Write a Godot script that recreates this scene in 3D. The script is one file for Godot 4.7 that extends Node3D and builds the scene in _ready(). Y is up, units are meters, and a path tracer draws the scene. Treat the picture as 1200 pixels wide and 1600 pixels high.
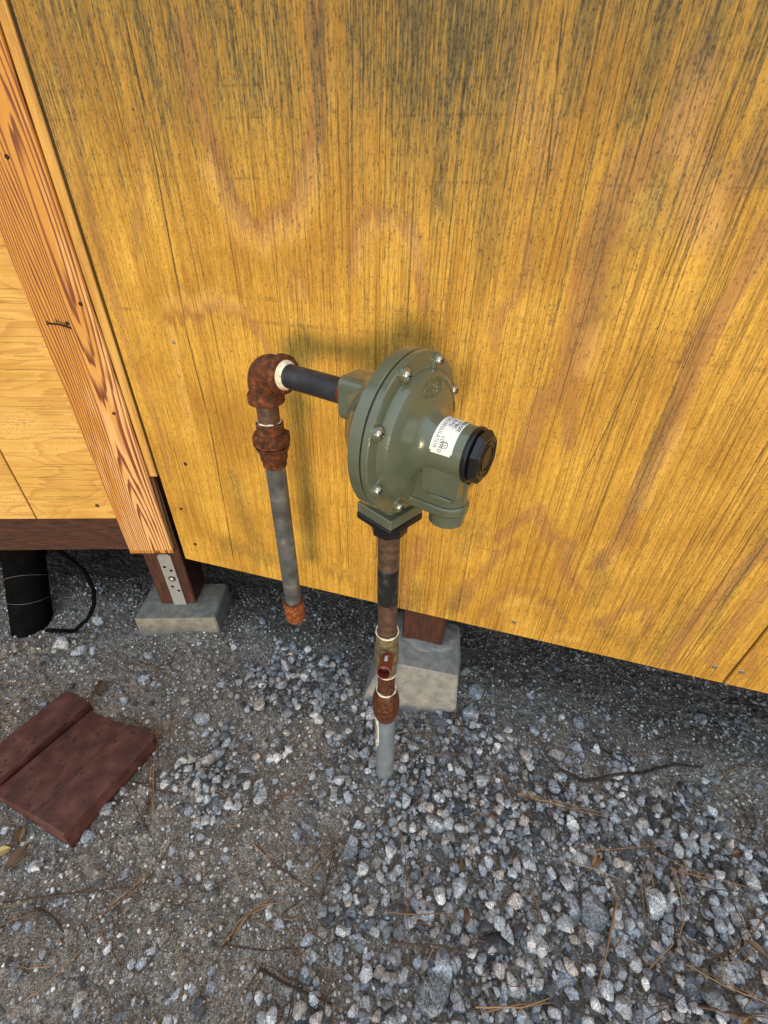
extends Node3D
# A gas regulator on its riser in front of a weathered plywood skirt wall, gravel below.

const F := 682.0                # focal length in pixels of the 1200 x 1600 photograph
const CAM := Vector3(0, 0.92, 0)
const PITCH := 0.61465
const ROLL := -0.030934
const YAW := 0.26068            # long plywood wall
const YAW_L := -0.0630          # short wall beyond the corner
const WALL_OFF := -0.605        # distance of the long wall's face
const POST_OFF := -0.8133       # distance of the corner post's face

var cam_x: Vector3
var cam_y: Vector3
var cam_z: Vector3
var wall_n: Vector3
var wall_u: Vector3
var left_n: Vector3
var left_u: Vector3
var M := {}
var names := {}
var rng := RandomNumberGenerator.new()


# ------------------------------------------------------------ pixel rays
func px_ray(x: float, y: float) -> Vector3:
	return cam_x * ((x - 600.0) / F) + cam_y * ((800.0 - y) / F) - cam_z

func px_ground(x: float, y: float, h := 0.0) -> Vector3:
	var r := px_ray(x, y)
	return CAM + r * ((h - CAM.y) / r.y)

func px_plane(x: float, y: float, n: Vector3, off: float) -> Vector3:
	var r := px_ray(x, y)
	return CAM + r * (off / n.dot(r))

func px_wall(x: float, y: float) -> Vector2:      # (along the long wall, height)
	var p := px_plane(x, y, wall_n, WALL_OFF)
	return Vector2(p.dot(wall_u), p.y)

func h_row(x: float, z: float, y: float) -> float: # height at which the vertical through (x, z) meets image row y
	var w := cam_y + cam_z * ((800.0 - y) / F)
	return CAM.y - (w.x * x + w.z * z) / w.y

func to_px(p: Vector3) -> Vector2:
	var d := p - CAM
	var c := Vector3(cam_x.dot(d), cam_y.dot(d), cam_z.dot(d))
	return Vector2(600.0 - F * c.x / c.z, 800.0 + F * c.y / c.z)

func wall_pos(u: float, h: float, out := 0.0) -> Vector3:
	return wall_u * u + wall_n * (WALL_OFF + out) + Vector3(0, h, 0)

func left_pos(u: float, h: float, out := 0.0) -> Vector3:
	return left_u * u + left_n * (POST_OFF + out) + Vector3(0, h, 0)


# ------------------------------------------------------------ mesh collector
class Acc:
	var v := PackedVector3Array()
	var n := PackedVector3Array()
	var t := PackedVector2Array()

	func tri(a: Vector3, b: Vector3, c: Vector3, na: Vector3, nb: Vector3, nc: Vector3, ta := Vector2.ZERO, tb := Vector2.ZERO, tc := Vector2.ZERO) -> void:
		if (b - a).cross(c - a).dot(na + nb + nc) > 0.0:
			v.append_array([a, c, b]); n.append_array([na, nc, nb]); t.append_array([ta, tc, tb])
		else:
			v.append_array([a, b, c]); n.append_array([na, nb, nc]); t.append_array([ta, tb, tc])

	func quad(a: Vector3, b: Vector3, c: Vector3, d: Vector3, na: Vector3, nb: Vector3, nc: Vector3, nd: Vector3, uv := Rect2()) -> void:
		var t0 := uv.position
		var t1 := uv.end
		tri(a, b, c, na, nb, nc, t0, Vector2(t1.x, t0.y), t1)
		tri(a, c, d, na, nc, nd, t0, t1, Vector2(t0.x, t1.y))

	func flat(pts: Array, away: Vector3) -> void:   # convex polygon, normal pointing away from a point
		var nn: Vector3 = (pts[1] - pts[0]).cross(pts[2] - pts[0])
		if nn.length() < 1e-12 and pts.size() > 3:
			nn = (pts[2] - pts[0]).cross(pts[3] - pts[0])
		nn = nn.normalized()
		if nn.dot(pts[0] - away) < 0.0:
			nn = -nn
		for i in range(1, pts.size() - 1):
			tri(pts[0], pts[i], pts[i + 1], nn, nn, nn)

	# profile of (radius, y) turned about y; corners sharper than ~35 degrees stay sharp
	func lathe(prof: Array, seg := 32, xf := Transform3D.IDENTITY, sx := 1.0, sz := 1.0) -> void:
		var m := prof.size()
		var sn := []
		for i in m - 1:
			var d: Vector2 = prof[i + 1] - prof[i]
			sn.append(Vector2(d.y, -d.x).normalized())
		for i in m - 1:
			var p0: Vector2 = prof[i]
			var p1: Vector2 = prof[i + 1]
			var n0: Vector2 = sn[i]
			var n1: Vector2 = sn[i]
			if i > 0 and sn[i - 1].dot(sn[i]) > 0.8:
				n0 = (sn[i - 1] + sn[i]).normalized()
			if i < m - 2 and sn[i + 1].dot(sn[i]) > 0.8:
				n1 = (sn[i + 1] + sn[i]).normalized()
			for k in seg:
				var a0 := TAU * k / seg
				var a1 := TAU * (k + 1) / seg
				var q := [[p0, n0, a0], [p0, n0, a1], [p1, n1, a1], [p1, n1, a0]]
				var pv := []
				var nv := []
				for e in q:
					var c := cos(e[2])
					var s := sin(e[2])
					pv.append(xf * Vector3(e[0].x * c * sx, e[0].y, e[0].x * s * sz))
					nv.append((xf.basis * Vector3(e[1].x * c / sx, e[1].y, e[1].x * s / sz)).normalized())
				if p0.x > 1e-6:
					tri(pv[0], pv[1], pv[2], nv[0], nv[1], nv[2])
				if p1.x > 1e-6:
					tri(pv[0], pv[2], pv[3], nv[0], nv[2], nv[3])

	func tube(path: Array, rad: Array, seg := 8, cap := true) -> void:
		var rings := []
		var up := Vector3.UP
		var prev := Vector3.ZERO
		for i in path.size():
			var d: Vector3 = (path[mini(i + 1, path.size() - 1)] - path[maxi(i - 1, 0)]).normalized()
			if i == 0:
				prev = d.cross(up if absf(d.y) < 0.9 else Vector3.RIGHT).normalized()
			else:
				prev = (prev - d * prev.dot(d)).normalized()
			var w := d.cross(prev)
			var ring := []
			for k in seg + 1:
				var a := TAU * k / seg
				var nn := prev * cos(a) + w * sin(a)
				ring.append([path[i] + nn * rad[i], nn])
			rings.append(ring)
		for i in path.size() - 1:
			for k in seg:
				var a = rings[i][k]
				var b = rings[i][k + 1]
				var c = rings[i + 1][k + 1]
				var d2 = rings[i + 1][k]
				quad(a[0], b[0], c[0], d2[0], a[1], b[1], c[1], d2[1])
		if cap:
			for e in [[0, 1], [path.size() - 1, path.size() - 2]]:
				var pts := []
				for k in seg:
					pts.append(rings[e[0]][k][0])
				flat(pts, path[e[1]])

	# convex outline in (x, z), raised from y0 to y1 with bevelled rims
	func prism(poly: Array, y0: float, y1: float, bev := 0.001, xf := Transform3D.IDENTITY) -> void:
		var cen := Vector2.ZERO
		for p in poly:
			cen += p
		cen /= poly.size()
		var far := 0.0
		for p in poly:
			far = maxf(far, (p - cen).length())
		var k := 1.0 - bev / far * 1.3
		var mid := xf * Vector3(cen.x, (y0 + y1) / 2, cen.y)
		var lv := [[y0, k], [y0 + bev, 1.0], [y1 - bev, 1.0], [y1, k]]
		if bev <= 0.0:
			lv = [[y0, 1.0], [y1, 1.0]]
		var rings := []
		for l in lv:
			var ring := []
			for p in poly:
				var q: Vector2 = cen + (p - cen) * l[1]
				ring.append(xf * Vector3(q.x, l[0], q.y))
			rings.append(ring)
		for i in lv.size() - 1:
			for j in poly.size():
				var j2: int = (j + 1) % poly.size()
				flat([rings[i][j], rings[i][j2], rings[i + 1][j2], rings[i + 1][j]], mid)
		flat(rings[0], mid)
		flat(rings[-1], mid)

	func box(c: Vector3, s: Vector3, bev := 0.001, xf := Transform3D.IDENTITY) -> void:
		var hx := s.x / 2
		var hz := s.z / 2
		var e := minf(bev, minf(hx, hz) * 0.4)
		var poly := [Vector2(-hx + e, -hz), Vector2(hx - e, -hz), Vector2(hx, -hz + e), Vector2(hx, hz - e), Vector2(hx - e, hz), Vector2(-hx + e, hz), Vector2(-hx, hz - e), Vector2(-hx, -hz + e)]
		if bev <= 0.0:
			poly = [Vector2(-hx, -hz), Vector2(hx, -hz), Vector2(hx, hz), Vector2(-hx, hz)]
		prism(poly, -s.y / 2, s.y / 2, bev, xf * Transform3D(Basis.IDENTITY, c))

	func mesh() -> ArrayMesh:
		var a := []
		a.resize(Mesh.ARRAY_MAX)
		a[Mesh.ARRAY_VERTEX] = v
		a[Mesh.ARRAY_NORMAL] = n
		a[Mesh.ARRAY_TEX_UV] = t
		var m := ArrayMesh.new()
		m.add_surface_from_arrays(Mesh.PRIMITIVE_TRIANGLES, a)
		return m


static func ngon(r: float, k: int, turn := 0.0) -> Array:
	var p := []
	for i in k:
		p.append(Vector2(cos(TAU * i / k + turn), sin(TAU * i / k + turn)) * r)
	return p

static func stadium(x0: float, x1: float, r: float, seg := 10) -> Array:
	var p := []
	for i in seg + 1:
		var a := -PI / 2 + PI * i / seg
		p.append(Vector2(x1 + cos(a) * r, sin(a) * r))
	for i in seg + 1:
		var a := PI / 2 + PI * i / seg
		p.append(Vector2(x0 + cos(a) * r, sin(a) * r))
	return p


# ------------------------------------------------------------ naming
func numbered(called: String) -> String:
	var k: int = names.get(called, 0)
	names[called] = k + 1
	return called if k == 0 else "%s_%03d" % [called, k]

func tag(o: Node, label: String, category: String, group := "") -> Node:
	o.set_meta("label", label)
	o.set_meta("category", category)
	if group:
		o.set_meta("group", group)
	return o

func thing(called: String, label: String, category: String, at: Vector3, group := "") -> Node3D:
	var o := Node3D.new()
	o.name = numbered(called)
	add_child(o)
	o.position = at
	tag(o, label, category, group)
	return o

func part(called: String, shape, m: Material, parent: Node, xf := Transform3D.IDENTITY) -> MeshInstance3D:
	var o := MeshInstance3D.new()
	o.name = called if parent != self else numbered(called)
	o.mesh = shape.mesh() if shape is Acc else shape
	o.material_override = m
	o.transform = xf
	parent.add_child(o, true)
	return o


# ------------------------------------------------------------ textures
static func srgb(r: float, g: float, b: float) -> Color:
	return Color(r / 255.0, g / 255.0, b / 255.0)

func noise_bytes(w: int, h: int, gw: int, gh: int, freq: float, seed_: int, octaves := 3, kind := FastNoiseLite.TYPE_SIMPLEX_SMOOTH) -> PackedByteArray:
	var f := FastNoiseLite.new()
	f.seed = seed_
	f.noise_type = kind
	f.frequency = freq
	f.fractal_octaves = octaves
	if octaves <= 1:
		f.fractal_type = FastNoiseLite.FRACTAL_NONE
	if kind == FastNoiseLite.TYPE_CELLULAR:
		f.cellular_return_type = FastNoiseLite.RETURN_CELL_VALUE
	var im := f.get_image(gw, gh)
	if gw != w or gh != h:
		im.resize(w, h, Image.INTERPOLATE_CUBIC)
	im.convert(Image.FORMAT_L8)
	return im.get_data()

func tex(w: int, h: int, rgb: PackedByteArray) -> ImageTexture:
	return ImageTexture.create_from_image(Image.create_from_data(w, h, false, Image.FORMAT_RGB8, rgb))

func tex_l(w: int, h: int, l: PackedByteArray) -> ImageTexture:
	return ImageTexture.create_from_image(Image.create_from_data(w, h, false, Image.FORMAT_L8, l))

func band(mask: PackedFloat32Array, W: int, H: int, pts: Array, half: float, strength: float, jag: PackedByteArray, jag_px: float, soft := 0.6) -> PackedFloat32Array:
	for i in pts.size() - 1:
		var a: Vector2 = pts[i]
		var b: Vector2 = pts[i + 1]
		var x0 := maxi(0, int(minf(a.x, b.x) - half * 1.5))
		var x1 := mini(W - 1, int(maxf(a.x, b.x) + half * 1.5))
		var y0 := maxi(0, int(minf(a.y, b.y) - half * 1.5 - jag_px))
		var y1 := mini(H - 1, int(maxf(a.y, b.y) + half * 1.5 + jag_px))
		var ab := b - a
		var l2 := maxf(ab.length_squared(), 0.001)
		for y in range(y0, y1 + 1):
			for x in range(x0, x1 + 1):
				var k := y * W + x
				var p := Vector2(x, y + (jag[k] / 255.0 - 0.5) * 2.0 * jag_px)
				var q := clampf((p - a).dot(ab) / l2, 0.0, 1.0)
				var d := (p - a - ab * q).length() / half
				if d < 1.5:
					var s := strength * (1.0 - smoothstep(1.0 - soft, 1.0 + soft * 0.5, d))
					if s > mask[k]:
						mask[k] = s
	return mask

func streak(mask: PackedFloat32Array, W: int, H: int, x: float, y: float, length: float, slope: float, strength: float, wide: float) -> PackedFloat32Array:
	var wander := 0.0
	var n := int(length)
	for i in n:
		wander += rng.randf_range(-0.16, 0.16)
		var yy := int(y) + i
		if yy < 0 or yy >= H:
			continue
		var s := strength * minf(1.0, 4.0 * minf(float(i) / n, 1.0 - float(i) / n) + 0.25) * rng.randf_range(0.7, 1.0)
		var cx := x + slope * i + wander
		for xx in range(int(floor(cx - wide)), int(ceil(cx + wide)) + 1):
			if xx >= 0 and xx < W:
				var c := s * clampf(1.2 - absf(xx - cx) / maxf(wide, 0.6), 0.0, 1.0)
				var k := yy * W + xx
				if c > mask[k]:
					mask[k] = c
	return mask

const PW := 1536
const PH := 1408
const PU0 := -0.632
const PUW := 1.10
const PTOP := 1.245
const PHH := 1.0

func ply_px(x: float, y: float) -> Vector2:       # photograph pixel -> texel of the long plywood panel
	var w := px_wall(x, y)
	return Vector2((w.x - PU0) / PUW * PW, (PTOP - w.y) / PHH * PH)

func ply_pts(zoom: Array, sc: float, ox: float, oy: float) -> Array:
	var out := []
	for p in zoom:
		out.append(ply_px(ox + p[0] / sc, oy + p[1] / sc))
	return out

func plywood_maps() -> Array:
	var W := PW
	var H := PH
	var s1 := noise_bytes(W, H, W, 40, 0.33, 11, 2)
	var s2 := noise_bytes(W, H, W, 26, 0.07, 12, 3)
	var s3 := noise_bytes(W, H, W, 20, 0.02, 13, 3)
	var bl := noise_bytes(W, H, W / 4, H / 4, 0.016, 14, 4)
	var sp := noise_bytes(W, H, W, H * 2 / 5, 0.40, 15, 2)
	var sp2 := noise_bytes(W, H, W, H / 4, 0.16, 16, 3)
	var brown := PackedFloat32Array()
	brown.resize(W * H)
	var pale := brown.duplicate()
	var grey := brown.duplicate()
	var chk := brown.duplicate()
	# figure of the veneer, read off the photograph
	for e in [
		[[[200, 80], [225, 200], [250, 340], [290, 470], [320, 560], [350, 650], [400, 760], [440, 830], [500, 858], [550, 815], [600, 800], [640, 725], [680, 620], [705, 480], [712, 320], [705, 100], [700, 0]], 20.0, 0.8, 2.4, 200, 0],
		[[[835, 1000], [850, 900], [880, 815], [920, 785], [980, 815], [1040, 825], [1080, 900], [1092, 1000], [1110, 1150]], 15.0, 0.65, 2.4, 200, 0],
		[[[605, 1130], [610, 1040], [628, 1025], [660, 1080], [672, 1120]], 7.0, 0.6, 2.4, 200, 0],
		[[[150, 1190], [220, 1185], [300, 1160], [350, 1150], [430, 1175], [480, 1225], [520, 1290], [540, 1380]], 14.0, 0.6, 2.4, 200, 0],
		[[[230, 100], [330, 480], [400, 900], [480, 1200], [560, 1500]], 16.0, 0.55, 3.0, 0, 0],
		[[[120, 200], [230, 500], [330, 800], [450, 1150], [540, 1480]], 14.0, 0.4, 3.0, 0, 0],
		[[[640, 560], [650, 720], [660, 880], [640, 1020], [630, 1180]], 12.0, 0.45, 3.0, 0, 0],
		[[[510, 0], [560, 220], [640, 420], [720, 640], [770, 860]], 13.0, 0.45, 2.91, 0, 450],
		[[[930, 260], [890, 440], [780, 560], [700, 620], [640, 700], [590, 830], [540, 950], [520, 1100], [480, 1330]], 34.0, 0.75, 2.4, 700, 0],
		[[[960, 260], [930, 420], [935, 640], [960, 760], [970, 880]], 30.0, 0.5, 2.4, 700, 0],
		[[[1200, 500], [1120, 640], [1060, 720]], 26.0, 0.6, 2.4, 700, 0],
		[[[1200, 850], [1110, 1040], [1000, 1200], [900, 1344]], 20.0, 0.8, 2.4, 700, 0],
		[[[250, 180], [240, 330], [300, 420], [380, 560], [330, 680]], 26.0, 0.35, 2.4, 700, 0],
		[[[290, 880], [300, 1020], [250, 1130], [180, 1200], [170, 1300]], 14.0, 0.5, 2.4, 700, 0],
		[[[530, 0], [500, 120], [420, 240], [360, 300], [310, 430], [270, 560]], 24.0, 0.7, 2.4, 700, 500],
		[[[480, 180], [460, 320], [450, 460]], 18.0, 0.6, 2.4, 700, 500],
		[[[1000, 0], [900, 230], [830, 400], [730, 600], [650, 830], [560, 920]], 22.0, 0.75, 2.4, 700, 500],
		[[[190, 810], [260, 760], [340, 715], [380, 820], [460, 840], [430, 930], [480, 1000]], 20.0, 0.65, 2.4, 700, 500],
		[[[50, 1080], [110, 970], [190, 870], [250, 840]], 16.0, 0.55, 2.4, 700, 500],
		[[[130, 1110], [180, 1040], [240, 1010], [330, 1025], [390, 1060], [440, 1130]], 14.0, 0.55, 2.4, 700, 500],
		[[[560, 1140], [640, 1100], [700, 1060], [750, 1100], [740, 1160]], 18.0, 0.6, 2.4, 700, 500],
		[[[1200, 850], [1050, 990], [930, 1120], [820, 1280]], 22.0, 0.7, 2.4, 700, 500],
		[[[1200, 1000], [1060, 1160], [980, 1290]], 18.0, 0.6, 2.4, 700, 500],
		[[[700, 520], [650, 660], [540, 900], [520, 1000], [560, 1100]], 26.0, 0.6, 6.0, 540, 760],
		[[[1160, 920], [1100, 1000], [1020, 1120]], 22.0, 0.5, 6.0, 540, 760]]:
		brown = band(brown, W, H, ply_pts(e[0], e[3], e[4], e[5]), e[1] * 0.85, e[2], s2, 22.0, 0.4)
	for e in [
		[[[300, 640], [360, 760], [420, 860], [500, 905], [560, 870], [630, 850], [670, 740], [700, 620]], 17.0, 0.7, 2.4, 200, 0],
		[[[870, 1000], [880, 880], [930, 830], [1010, 850], [1060, 900], [1075, 990]], 11.0, 0.6, 2.4, 200, 0],
		[[[140, 1130], [250, 1130], [330, 1120], [400, 1140]], 13.0, 0.6, 2.4, 200, 0],
		[[[620, 1045], [640, 1060], [655, 1120]], 8.0, 0.5, 2.4, 200, 0],
		[[[690, 650], [670, 760]], 13.0, 0.6, 2.4, 200, 0],
		[[[930, 310], [900, 430], [880, 560], [930, 650], [945, 760], [960, 860]], 20.0, 0.75, 2.4, 700, 0],
		[[[300, 300], [340, 420], [320, 540]], 28.0, 0.5, 2.4, 700, 0],
		[[[760, 780], [860, 820], [960, 880]], 26.0, 0.4, 2.4, 700, 0],
		[[[860, 420], [780, 560], [720, 690]], 16.0, 0.6, 2.4, 700, 500],
		[[[540, 40], [520, 180]], 16.0, 0.5, 2.4, 700, 500],
		[[[200, 1075], [280, 1050], [350, 1075]], 10.0, 0.5, 2.4, 700, 500],
		[[[400, 1190], [440, 1180], [480, 1200]], 9.0, 0.7, 2.4, 700, 500],
		[[[780, 200], [820, 420], [850, 560], [860, 640]], 10.0, 0.6, 2.91, 0, 450],
		[[[300, 880], [360, 860], [330, 960]], 10.0, 0.4, 3.2, 460, 450]]:
		pale = band(pale, W, H, ply_pts(e[0], e[3], e[4], e[5]), e[1] * 1.4, e[2], s2, 20.0)
	# grey mildew: streaks and blooms
	for e in [
		[[[0, -40], [60, 100], [100, 240], [150, 420]], 16.0, 0.55, 2.4, 200, 0],
		[[[110, 0], [170, 150], [200, 320], [230, 480]], 16.0, 0.6, 2.4, 200, 0],
		[[[250, 0], [280, 160], [320, 340]], 22.0, 0.5, 2.4, 200, 0],
		[[[470, 0], [490, 200], [500, 360]], 26.0, 0.6, 2.4, 200, 0],
		[[[350, 0], [390, 160], [410, 260]], 16.0, 0.5, 2.4, 200, 0],
		[[[700, 0], [710, 120], [705, 220]], 14.0, 0.8, 2.4, 200, 0],
		[[[560, 0], [590, 240], [600, 420]], 15.0, 0.5, 2.4, 200, 0],
		[[[880, 0], [890, 120], [900, 240]], 40.0, 0.7, 2.4, 200, 0],
		[[[1000, 0], [1005, 150], [1010, 260]], 30.0, 0.55, 2.4, 200, 0],
		[[[1090, -60], [1095, 120], [1100, 300]], 60.0, 0.95, 2.4, 200, 0],
		[[[1170, 0], [1165, 300], [1160, 560], [1165, 760]], 22.0, 0.75, 2.4, 200, 0],
		[[[80, -40], [80, 120], [60, 260]], 70.0, 0.85, 2.4, 700, 0],
		[[[250, -40], [255, 100], [245, 230]], 34.0, 0.75, 2.4, 700, 0],
		[[[150, 250], [155, 450], [170, 640], [165, 800], [155, 1000]], 26.0, 0.55, 2.4, 700, 0],
		[[[560, -20], [535, 120], [510, 260], [480, 360]], 20.0, 0.85, 2.4, 700, 0],
		[[[830, -20], [790, 120], [750, 260], [705, 400]], 24.0, 0.65, 2.4, 700, 0],
		[[[640, -20], [600, 160], [570, 300]], 20.0, 0.4, 2.4, 700, 0],
		[[[960, -20], [900, 200], [850, 330]], 20.0, 0.5, 2.4, 700, 0],
		[[[1030, -20], [1000, 120], [960, 260]], 16.0, 0.45, 2.4, 700, 0],
		[[[590, 830], [560, 960], [600, 1060], [570, 1180]], 26.0, 0.45, 2.4, 700, 0],
		[[[800, 720], [760, 830], [700, 900]], 30.0, 0.5, 2.4, 700, 0],
		[[[970, 560], [980, 620], [1000, 660]], 12.0, 0.4, 2.4, 700, 0],
		[[[1130, 600], [1180, 640]], 14.0, 0.5, 2.4, 700, 0],
		[[[860, 290], [760, 540], [690, 720]], 12.0, 0.6, 2.4, 700, 500],
		[[[560, 900], [590, 1000], [540, 1060]], 24.0, 0.4, 2.4, 700, 500],
		[[[560, 1150], [620, 1180], [700, 1220]], 28.0, 0.4, 2.4, 700, 500],
		[[[900, 1060], [830, 1180], [760, 1260]], 20.0, 0.45, 2.4, 700, 500],
		[[[1190, 780], [1080, 980], [960, 1180]], 12.0, 0.5, 2.4, 700, 500],
		[[[40, 760], [110, 780], [60, 860]], 24.0, 0.45, 2.4, 700, 500],
		[[[680, 960], [660, 1050], [640, 1130]], 30.0, 0.6, 6.0, 540, 760],
		[[[1090, 980], [1040, 1090], [960, 1170]], 26.0, 0.5, 6.0, 540, 760],
		[[[530, 950], [560, 1100], [600, 1200], [640, 1280]], 26.0, 0.5, 3.2, 200, 450],
		[[[480, 1270], [560, 1300], [640, 1340], [700, 1360]], 30.0, 0.6, 3.2, 200, 450],
		[[[860, 900], [900, 1050], [900, 1200]], 26.0, 0.35, 3.2, 200, 450],
		[[[1000, 1420], [1080, 1450]], 20.0, 0.4, 3.2, 200, 450],
		[[[400, 920], [430, 1060], [480, 1200]], 10.0, 0.45, 3.0, 0, 0]]:
		grey = band(grey, W, H, ply_pts(e[0], e[3], e[4], e[5]), e[1] * 1.2, e[2] * 0.70, s2, 30.0, 1.0)
	rng.seed = 70
	for i in 620:      # mildew drawn down single open grain lines from the upper edge
		var x := rng.randf() * W
		var y := rng.randf_range(-120, 330) * (0.75 + 0.5 * s3[int(x)] / 255.0)
		grey = streak(grey, W, H, x, y, rng.randf_range(120, 480), rng.randf_range(-0.012, 0.012), rng.randf_range(0.35, 0.85), rng.randf_range(0.6, 1.7))
	# drying checks
	rng.seed = 71
	for i in 4200:
		var x := rng.randf() * W
		if rng.randf() > 0.35 + 0.65 * x / W:
			continue
		chk = streak(chk, W, H, x, rng.randf_range(-40, H), rng.randf_range(20, 130) * (0.6 + rng.randf()), rng.randf_range(-0.012, 0.012), rng.randf_range(0.18, 0.62), 0.55)
	for i in 380:
		var x := W * sqrt(rng.randf())
		chk = streak(chk, W, H, x, rng.randf_range(-150, H), rng.randf_range(150, 620), rng.randf_range(-0.010, 0.010), rng.randf_range(0.5, 1.0), 0.66)
	for c in [[[187, 0], [230, 187], [287, 500], [325, 653], [352, 800], [366, 880]], [[198, 60], [232, 180], [262, 310]], [[150, 40], [215, 290]], [[1200, 840], [1120, 960], [1058, 1045]], [[1020, 520], [905, 760]], [[880, 0], [868, 130], [852, 300]], [[1150, 120], [1075, 330], [1030, 450]]]:
		for i in c.size() - 1:
			var a := ply_px(c[i][0], c[i][1])
			var b := ply_px(c[i + 1][0], c[i + 1][1])
			chk = streak(chk, W, H, a.x, a.y, b.y - a.y + 1, (b.x - a.x) / (b.y - a.y), 1.0, 1.9 if c[0][0] == 187 else 1.2)
	# faint lathe marks across the grain
	var marks := {}
	for y in [[760, 121], [830, 178], [1000, 291], [300, 459], [320, 494], [880, 547], [1000, 905], [420, 505], [800, 497]]:
		marks[int(ply_px(y[0], y[1]).y)] = true
	var rgb := PackedByteArray()
	rgb.resize(W * H * 3)
	var bump := PackedByteArray()
	bump.resize(W * H)
	for y in H:
		var h := PTOP - PHH * y / H
		var top := smoothstep(0.84, 1.14, h)
		var mark := 0.0
		for d in range(-2, 3):
			if marks.has(y + d):
				mark = maxf(mark, 1.0 - absf(d) * 0.35)
		for x in W:
			var k := y * W + x
			var a := s1[k] / 255.0
			var b := s2[k] / 255.0
			var c := s3[k] / 255.0
			var l := bl[k] / 255.0
			var p := sp[k] / 255.0
			var q := sp2[k] / 255.0
			var t := 0.5 + (a - 0.5) * 0.34 + (b - 0.5) * 0.42 + (l - 0.5) * 0.62 + (p - 0.5) * 0.30
			t = clampf(0.52 + (t - 0.47) * 1.25 - (l - 0.5) * 0.30 + (p - 0.5) * 0.25, -0.1, 1.15)
			var r := 152.0 + t * 80.0
			var g := 104.0 + t * 80.0
			var u := 22.0 + t * 54.0
			var m := brown[k] * (0.7 + 0.5 * a)
			r = lerpf(r, 142.0 + t * 34, m * 0.85); g = lerpf(g, 94.0 + t * 34, m * 0.85); u = lerpf(u, 50.0 + t * 28, m * 0.85)
			m = pale[k] * (0.6 + 0.6 * a)
			r = lerpf(r, 230.0, m * 0.62); g = lerpf(g, 184.0, m * 0.62); u = lerpf(u, 110.0, m * 0.62)
			# mildew sits in the open grain: streaky near the top edge, freckled elsewhere
			var st := clampf((0.85 * a + 0.35 * b + 0.30 * c - 0.62) * 2.2 + 0.3, 0.0, 1.0)
			m = clampf(top * 0.58 * (0.15 + 0.85 * st) * (0.5 + 1.0 * l) + grey[k] * (0.30 + 0.55 * st), 0.0, 1.0) * clampf(0.55 + 0.75 * q, 0.0, 1.0)
			m = minf(m, 0.80)
			r = lerpf(r, 70.0, m); g = lerpf(g, 65.0, m); u = lerpf(u, 42.0, m)
			var fleck := clampf((p * 0.75 + q * 0.40 - 0.72 + 0.12 * m + 0.08 * b) * 5.0, 0.0, 1.0) * 0.58
			var cr := maxf(chk[k] * 0.9, fleck)
			cr = maxf(cr, mark * clampf(q * 1.6 - 0.45, 0.0, 0.34) * smoothstep(0.42, 0.80, 0.55 * c + 0.5 * l))
			r *= 1.0 - cr * 0.78; g *= 1.0 - cr * 0.80; u *= 1.0 - cr * 0.72
			rgb[k * 3] = clampi(int(r), 0, 255)
			rgb[k * 3 + 1] = clampi(int(g), 0, 255)
			rgb[k * 3 + 2] = clampi(int(u), 0, 255)
			bump[k] = clampi(int(150.0 + (a - 0.5) * 60.0 + (b - 0.5) * 40.0 - chk[k] * 130.0 - fleck * 40.0), 0, 255)
	return [tex(W, H, rgb), tex_l(W, H, bump)]

# paler plywood of the short wall: face grain runs across
func plywood_cross_maps() -> Array:
	var W := 1024
	var H := 1024
	var s1 := noise_bytes(W, H, 30, H, 0.33, 21, 2)
	var s2 := noise_bytes(W, H, 22, H, 0.06, 22, 3)
	var bl := noise_bytes(W, H, W / 4, H / 4, 0.02, 23, 4)
	var sp := noise_bytes(W, H, W / 3, H, 0.4, 24, 2)
	var fig := noise_bytes(W, H, W / 8, H / 3, 0.012, 25, 3)
	var chk := PackedFloat32Array()
	chk.resize(W * H)
	rng.seed = 72
	for i in 900:
		var x := rng.randi_range(0, W - 1)
		var y := rng.randf_range(0, H)
		var s := rng.randf_range(0.15, 0.6)
		var n := rng.randi_range(20, 150)
		for j in n:
			y += rng.randf_range(-0.1, 0.1)
			if x + j < W and y >= 0 and y < H:
				chk[int(y) * W + x + j] = s
	var rgb := PackedByteArray()
	rgb.resize(W * H * 3)
	for k in W * H:
		var a := s1[k] / 255.0
		var b := s2[k] / 255.0
		var l := bl[k] / 255.0
		var p := sp[k] / 255.0
		var t := 0.5 + (a - 0.5) * 0.4 + (b - 0.5) * 0.5 + (l - 0.5) * 0.6 + (p - 0.5) * 0.25
		var r := 188.0 + t * 44.0
		var g := 142.0 + t * 46.0
		var u := 58.0 + t * 50.0
		var ring := fposmod(fig[k] / 255.0 * 7.0 + (b - 0.5) * 0.5, 1.0)
		var m := smoothstep(0.55, 0.95, ring) * (1.0 - smoothstep(0.95, 1.0, ring)) * 0.34
		r = lerpf(r, 172.0, m); g = lerpf(g, 112.0, m); u = lerpf(u, 58.0, m)
		m = (1.0 - smoothstep(0.0, 0.22, ring)) * 0.22
		r = lerpf(r, 236.0, m); g = lerpf(g, 196.0, m); u = lerpf(u, 124.0, m)
		var fl := clampf((p + 0.5 * l - 1.02) * 4.0, 0.0, 1.0) * 0.4
		var cr := maxf(chk[k], fl)
		r *= 1.0 - cr * 0.6; g *= 1.0 - cr * 0.65; u *= 1.0 - cr * 0.6
		rgb[k * 3] = clampi(int(r), 0, 255)
		rgb[k * 3 + 1] = clampi(int(g), 0, 255)
		rgb[k * 3 + 2] = clampi(int(u), 0, 255)
	return [tex(W, H, rgb)]

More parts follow.
